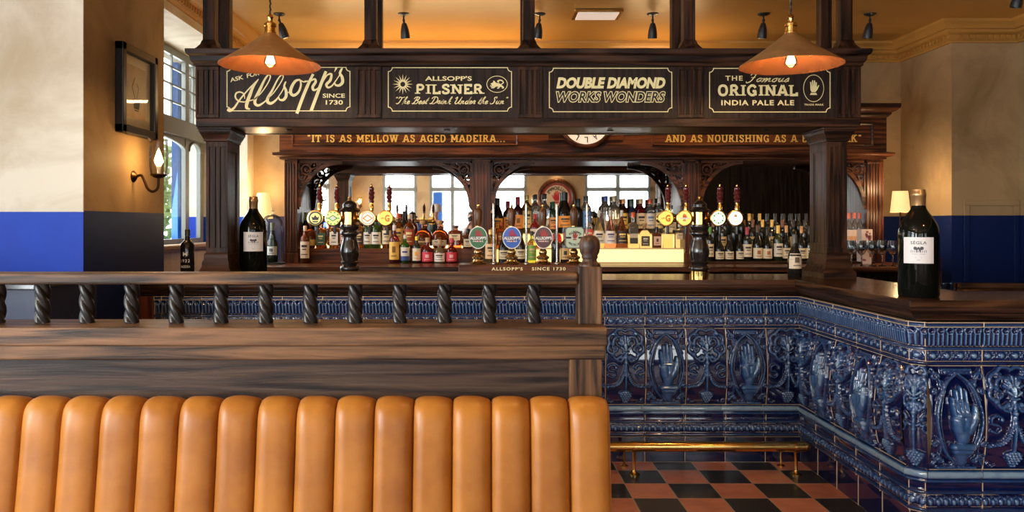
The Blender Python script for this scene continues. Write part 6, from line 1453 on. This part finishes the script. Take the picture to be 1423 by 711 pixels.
# ------------------------------------------------------------------ bottles on the bar
def big_bottle(px, d, r, ztop, label, segs=48):
    x = X(px, d); z0 = ZC; h = ztop-z0
    pr = [(0,.012),(r*.7,.004),(r*.94,0),(r,.008),(r,h*.565),(r*.985,h*.61),(r*.93,h*.655),(r*.82,h*.70),(r*.66,h*.745),(r*.50,h*.785),(r*.39,h*.815),(r*.335,h*.85),(r*.32,h*.955)]
    o = MB().lathe(pr, (0,0,0), segs).build('large_wine_bottle', plain('black_green_glass', (.004, .005, .004), .03, spec=.28), None, smooth=60, loc=(x, d, z0)); tag(o, label, 'bottle', 'oversize bottles on the bar')
    MB().lathe([(r*.335, h*.82), (r*.345, h*.93), (r*.365, h*.935), (r*.365, h*.965), (r*.345, h*.97), (r*.33, h*.998), (r*.30, h)], (0,0,0), 28).build('foil_capsule', plain('bronze_foil', (.50, .30, .13), .3, metal=.7), o, world=False)
    face = math.atan2(-x, d); R_ = r*1.004
    zl, zh = h*.315, h*.555; hw = .76
    c0 = -PI/2-(-face) if False else -PI/2+0
    lb_ = MB().lathe([(R_, zl), (R_, (zl+zh)/2), (R_, zh)], (0,0,0), 24, a0=c0-hw, a1=c0+hw).build('paper_label', plain('label_paper', (.80, .79, .80), .55), o, world=False, fix=False, smooth=60)
    g = MB()
    def wrap(mb2):
        return [(R_*1.004*math.cos(c0+p[0]/R_), R_*1.004*math.sin(c0+p[0]/R_), p[2]) for p in mb2.v]
    f = MB(); W_ = R_*hw; zm = lambda q: zl+(zh-zl)*q
    f.text('SÉGLA', (-W_*.50, W_*.50, zm(.73), zm(.88)), (0,0,0), RX, RZ, 0, bold=.012, spacing=1.1)
    # the engraved house
    for a, b_ in (((-.48, .42), (.48, .42)), ((-.48, .50), (-.1, .50)), ((.1, .50), (.48, .50))): f.ribbon([(a[0]*W_, zm(a[1])), (b_[0]*W_, zm(b_[1]))], .0022*r/.087, (0,0,0), RX, RZ, 0)
    for i in range(9): xx = (-.46+.115*i)*W_; f.ribbon([(xx, zm(.42)), (xx, zm(.50))], .0022*r/.087, (0,0,0), RX, RZ, 0)
    f.poly([(-.14*W_, zm(.42)), (.14*W_, zm(.42)), (.14*W_, zm(.56)), (0, zm(.64)), (-.14*W_, zm(.56))], (0,0,0), RX, RZ, 0)
    for a in (-.2, .2): f.disc((a*W_, zm(.58)), .008*r/.087, (0,0,0), RX, RZ, 0, 10)
    f.text('MARGAUX', (-W_*.42, -W_*.06, zm(.345), zm(.37)), (0,0,0), RX, RZ, 0); f.text('MARGAUX', (W_*.06, W_*.42, zm(.345), zm(.37)), (0,0,0), RX, RZ, 0)
    f.ribbon([(-.2*W_, zm(.22)), (.2*W_, zm(.22))], .0016, (0,0,0), RX, RZ, 0); f.ribbon([(-.1*W_, zm(.13)), (.1*W_, zm(.13))], .0016, (0,0,0), RX, RZ, 0)
    f.v = wrap(f); f.build('label_print', paint((.06, .06, .07), .5), lb_, world=False, fix=False, smooth=0)
    o.rotation_euler.z = math.atan2(-x, d)*-1*0+math.atan2(x, d)*-1
    return o
big_bottle(1276.5, 3.71, .0875, Z(263, 3.71), 'large dark wine bottle with white label on the near right corner of the bar')
big_bottle(352, 5.17, .0875, Z(273, 5.17), 'large dark wine bottle with white label right of the left canopy column')
# stencilled port bottle
o = bottle(260.5, 318.5, 5.08, ZC, 'tall', 18.5, (.012, .010, .010), 0, (.03, .03, .03), None, 'black port bottle with white stencilled lettering at the left end of the bar', 'port_bottle')
f = MB(); r_ = 18.5*5.08/F/2*1.012
for s_, zc_, hh, w_ in (('M', .135, .026, .014), ('1932', .095, .020, .030), ('MADEIRA', .060, .016, .032)):
    f.text(s_, (-w_, w_, zc_, zc_+hh), (0,0,0), RX, RZ, 0, bold=.01, spacing=1.2)
f.v = [(r_*math.cos(-PI/2+p[0]/r_), r_*math.sin(-PI/2+p[0]/r_), p[2]) for p in f.v]
f.build('stencilled_letters', 'white', o, world=False, fix=False, smooth=0)
f = MB().disc((0, 0), .012, (0, -.0155, .215), RX, RZ, .006, 14, ry=.022); f.build('neck_seal', paint((.45, .2, .08), .5), o, world=False, fix=False)
# dark bottle inside the dome and the lone bottle on the bar
bottle(378.5, 309, 6.85, ZW+.017, 'burgundy', 15, (.012, .02, .012), 0, (.10, .13, .08), (.78, .78, .72), 'dark green bottle with white crest label under the glass dome', 'wine_bottle', labrange=(.18, .40), mark=('device', (.1, .1, .1)))
bottle(1104.3, 325.5, 5.03, ZC, 'burgundy', 18.5, (.012, .011, .009), 0, (.09, .085, .08), (.74, .62, .46), 'lone old wine bottle with a large stained label on the bar by the right column', 'wine_bottle', labrange=(.21, .56), mark=('device', (.12, .09, .07)))
# a row of dark tumblers low behind the wing of the bar
tb = None
for i in range(7):
    px = 1219+i*5.4; d = 4.6-.03*i
    if tb is None: tb = MB().lathe([(.0, 0), (.026, 0), (.030, .09), (.028, .09), (.024, .006)], (0,0,0), 18).build('tumbler', 'clear', None, smooth=60); o = tb
    else: o = tb.copy(); COL.objects.link(o)
    o.location = (2.50+i*.055, 4.62+.02*i, 1.02); tag(o, f'upturned tumbler low behind the wing of the bar, {ORD[i]} from the column', 'tumbler', 'tumblers behind the wing of the bar')
sh_ = MB().box(2.43, 3.0, 4.45, 4.95, .98, 1.02).box(2.43, 3.0, 4.45, 4.95, 0, .06).box(2.43, 2.46, 4.45, 4.95, .06, .98).box(2.97, 3.0, 4.45, 4.95, .06, .98).build('glass_rack_stand', 'panelwood', None, bevel=.003, smooth=0)
tag(sh_, 'dark stand carrying tumblers behind the wing of the bar', 'stand')
# ------------------------------------------------------------------ behind the camera: what the mirrors show
t = thing('round_brewery_sign', 'round framed brewery sign with a red hand, seen in the middle mirror', 'sign', (1.86, -4.5, 2.10))
c = (1.86, -4.5, 2.10)
MB().lathe([(.36, 0), (.46, 0), (.47, .02), (.45, .05), (.41, .06), (.37, .04), (.36, .02)], c, 56, axis=(0,1,0), caps=False).build('round_frame', 'mah_z', t, smooth=50)
MB().lathe([(0, 0), (.365, 0), (.365, .012), (0, .012)], c, 56, axis=(0,1,0)).build('sign_face', plain('sign_face', (.62, .50, .34), .3), t)
On, un = (1.86, -4.486, 2.10), (-1, 0, 0)
m = MB().ring((0,0), .33, .05, On, un, RZ, .001); m.build('border', paint((.30, .03, .03), .4), t, fix=False, smooth=0)
m = MB(); flat_hand(m, (0, .02), .17, On, un, RZ, .002); m.build('red_hand', paint((.45, .02, .03), .4), t, fix=False, smooth=0)
m = MB(); m.text("ALLSOPP'S", (-.26, .26, .18, .27), On, un, RZ, .003, bold=.04, arc=(0, 0, .235)); m.build('sign_lettering', 'ink', t, fix=False, smooth=0)
lg = MB().box(1.66, 2.06, -4.42, -4.38, 2.72, 2.77).tube([(1.86, -4.5, 2.74), (1.86, -4.40, 2.74)], .01, 6).build('picture_light', 'brass', None, bevel=.004); tag(lg, 'brass picture light above the round brewery mirror', 'picture light')
spot('picture_light_lamp', (1.86, -4.38, 2.72), (1.86, -4.5, 1.8), 12, WARM, 120, .8)
# figures
def skin(name, joints, bones, mat, parent=None, sub=2, root=0):
    me = bpy.data.meshes.new(name); me.from_pydata([j[0] for j in joints], bones, [])
    o = bpy.data.objects.new(name, me); COL.objects.link(o)
    md = o.modifiers.new('skin', 'SKIN'); md.use_smooth_shade = True
    sv = me.skin_vertices[0].data if len(me.skin_vertices) else None
    for i, j in enumerate(joints):
        r = j[1]; sv[i].radius = (r, r) if not isinstance(r, tuple) else r
        sv[i].use_root = (i == root)
    s = o.modifiers.new('sub', 'SUBSURF'); s.levels = sub; s.render_levels = sub
    dg = bpy.context.evaluated_depsgraph_get(); dg.update()
    m2 = bpy.data.meshes.new_from_object(o.evaluated_get(dg)); bpy.data.objects.remove(o); bpy.data.meshes.remove(me)
    m2.materials.clear(); m2.materials.append(MAT[mat] if isinstance(mat, str) else mat); m2.shade_smooth()
    o = bpy.data.objects.new(name, m2); COL.objects.link(o)
    if parent is not None: o.parent = parent
    return o
SKIN = noise_mat('skin', (.46, .25, .17), (.58, .34, .24), nscale=20, bump=.05, rough=(.45, .6))
def person(loc, yaw, label, jacket, trousers, hair, arms, head_tilt=0, beard=None, hgt=1.0):
    root = thing('person', label, 'person', loc); root.rotation_euler.z = yaw; k = hgt
    J = []; B = []
    def j(p, r, par=None):
        J.append((Vector(p)*k, tuple(x*k for x in r) if isinstance(r, tuple) else r*k)); i = len(J)-1
        if par is not None: B.append((par, i))
        return i
    # faces -y
    pel = j((0,0,.95), (.155,.12)); wst = j((0,.0,1.10), (.145,.11), pel); chs = j((0,.01,1.28), (.165,.12), wst); shc = j((0,.015,1.43), (.13,.09), chs); nk = j((0,.0,1.50), .06, shc); nk2 = j((0,-.012,1.56), .058, nk)
    hd1 = j((0,-.025,1.62), (.070,.085), nk2); hd2 = j((0,-.015,1.70), (.076,.095), hd1); hd3 = j((0,-.005,1.77), (.060,.075), hd2)
    arm_end = []
    for s, el, wr in ((-1, arms[0][0], arms[0][1]), (1, arms[1][0], arms[1][1])):
        sh = j((s*.185,.015,1.40), .062, shc); e = j(el, .045, sh); w_ = j(wr, .028, e)
        d = (Vector(wr)-Vector(el)).normalized(); pm = Vector(wr)+d*.055; p_ = j(tuple(pm), (.036,.022), w_)
        sd = d.cross(Vector((0,0,1)));  sd = sd.normalized() if sd.length > .1 else Vector((1,0,0)); cu = sd.cross(d)*-1
        for q, off in enumerate((-.030, -.010, .010, .030)):
            L_ = (.072, .08, .076, .06)[q]; a0 = pm+sd*off+d*.03; a1 = a0+d*L_*.5+cu*.006; a2 = a1+d*L_*.35+cu*.022
            f0 = j(tuple(a0), .0095, p_); f1 = j(tuple(a1), .0088, f0); f2 = j(tuple(a2), .0075, f1)
        t0 = j(tuple(Vector(wr)+d*.03+sd*.035), .011, p_); t1 = j(tuple(Vector(wr)+d*.06+sd*.055+cu*.01), .0095, t0); t2 = j(tuple(Vector(wr)+d*.085+sd*.058+cu*.02), .008, t1)
    for s in (-1, 1):
        hp = j((s*.09,0,.90), .095, pel); kn = j((s*.10,-.01,.50), .062, hp); an = j((s*.105,.02,.09), .042, kn); to = j((s*.115,-.13,.04), (.042,.03), an)
    skin('body', J, B, SKIN, root)
    # face features: nose, ears, eyes, mouth
    f = MB(); hz = 1.69*k
    f.tube([(0,-.095*k,hz+.012*k),(0,-.122*k,hz-.026*k),(0,-.104*k,hz-.034*k)], [.009*k,.014*k,.010*k], 8); f.sphere((-.078*k,.0,hz-.015*k), (.012*k,.022*k,.032*k), 10, 8); f.sphere((.078*k,.0,hz-.015*k), (.012*k,.022*k,.032*k), 10, 8)
    f.build('nose_and_ears', SKIN, root, world=False)
    f = MB(); f.sphere((-.031*k,-.094*k,hz+.012*k), .011*k, 10, 8); f.sphere((.031*k,-.094*k,hz+.012*k), .011*k, 10, 8); f.build('eyes', 'ink', root, world=False)
    f = MB(); f.tube([(-.026*k,-.098*k,hz-.062*k),(0,-.106*k,hz-.060*k),(.026*k,-.098*k,hz-.062*k)], .006*k, 6); f.build('mouth', paint((.4,.14,.12), .5), root, world=False)
    h = MB(); vs_ = []; 
    h.lathe([(.085*k, -.03*k), (.092*k, .0), (.094*k, .04*k), (.085*k, .085*k), (.055*k, .115*k), (0, .125*k)], (0, .012*k, hz+.005*k), 24, flat=(.92, 1.12))
    h.v = [(a, b_ if b_ > -.06*k or c > hz+.055*k else b_*.7, c) for a, b_, c in h.v]
    h.build('hair', noise_mat('hair', tuple(x*.7 for x in hair), hair, scale=(8, 8, 1), nscale=12, bump=.4, rough=(.5, .7)), root, world=False)
    if beard:
        b_ = MB().sphere((0, -.068*k, hz-.082*k), (.058*k, .045*k, .042*k), 18, 12); b_.build('beard', noise_mat('beard', tuple(x*.7 for x in beard), beard, nscale=40, bump=.4), root, world=False)
        g = MB(); 
        for s in (-1, 1): g.tube([(s*.031*k+.024*k*math.cos(a), -.108*k, hz+.012*k+.019*k*math.sin(a)) for a in np.linspace(0, 2*PI, 15)[:-1]], .0025*k, 6, closed=True); g.tube([(s*.055*k,-.107*k,hz+.014*k),(s*.08*k,-.02*k,hz+.012*k)], .002*k, 6)
        g.build('glasses', 'iron', root, world=False)
    # clothing
    J2, B2 = J, B
    idx = [pel, wst, chs, shc]; JJ = []; BB = []; mp_ = {}
    def add_(i, grow):
        r = J[i][1]; JJ.append((J[i][0], tuple(x+grow for x in r) if isinstance(r, tuple) else r+grow)); mp_[i] = len(JJ)-1
    for i in idx: add_(i, .022)
    BB += [(0,1),(1,2),(2,3)]; JJ.append((J[nk][0]-Vector((0,0,.015)), .075)); BB.append((3,4))
    JJ.append((J[pel][0]-Vector((0,0,.10)), (.165,.13))); BB.append((0, 5))
    for (el, wr) in arms:
        s = -1 if el[0] < 0 else 1
        a = len(JJ); JJ.append((Vector((s*.185,.015,1.40))*k, .078)); JJ.append((Vector(el)*k, .060)); JJ.append((Vector(el).lerp(Vector(wr), .93)*k, .045)); BB += [(3, a), (a, a+1), (a+1, a+2)]
    skin('jacket', JJ, BB, jacket, root, root=0)
    JJ = [(Vector((0,0,.93))*k, (.165,.13))]; BB = []
    for s in (-1, 1):
        a = len(JJ); JJ += [(Vector((s*.09,0,.86))*k, .11), (Vector((s*.10,-.01,.50))*k, .078), (Vector((s*.105,.02,.10))*k, .068)]; BB += [(0, a), (a, a+1), (a+1, a+2)]
    skin('trousers', JJ, BB, trousers, root, root=0)
    for s in (-1, 1): MB().sphere((s*.115*k, -.07*k, .045*k), (.052*k, .135*k, .05*k), 16, 10).build('shoe', 'iron', root, world=False)
    return root
person((-.86, -.62, 0), PI*.5+.35+PI, 'grey haired bearded man in a dark green jacket, seen in the left mirror', noise_mat('green_wool', (.006,.014,.010), (.016,.032,.022), nscale=40, bump=.3, rough=(.7,.9)), plain('grey_trousers', (.05,.05,.055), .8), (.55,.52,.48),
       [((-.27,-.02,1.13), (-.20,-.25,1.02)), ((.27,-.02,1.13), (.20,-.25,1.04))], beard=(.5,.46,.42), hgt=1.02)
ph = person((-.16, -.33, 0), PI, 'person in pale grey shirt raising a black camera, mirrored beside the second pilaster', noise_mat('pale_grey_shirt', (.45,.46,.48), (.6,.6,.62), nscale=30, bump=.1), plain('dark_jeans', (.03,.035,.06), .8), (.03,.02,.015),
       [((-.26,-.10,1.20), (-.07,-.20,1.50)), ((.26,-.10,1.20), (.08,-.20,1.50))], hgt=.94)
cmr = thing('camera', 'black camera held up to the face of the person in the pale shirt', 'camera', (-.16, -.14, 1.55))
MB().box(-.07, .07, -.035, .025, -.045, .045).box(-.03, .03, -.03, .02, .045, .07).build('camera_body', 'iron', cmr, bevel=.008, world=False)
MB().lathe([(.033, 0), (.036, .01), (.034, .05), (.038, .055), (.038, .07), (.03, .07), (0, .06)], (0, .025, 0), 24, axis=(0,1,0)).build('lens', 'iron', cmr, world=False)

# blue door leaf standing open in the street doorway, seen in the left mirror
dl = MB().box(-1.14, -.90, -4.50, -4.46, .32, 2.24); dl.build('door_1', 'blue_frame', None, bevel=.004, smooth=0); bpy.data.objects['door_1']['kind'] = 'structure'
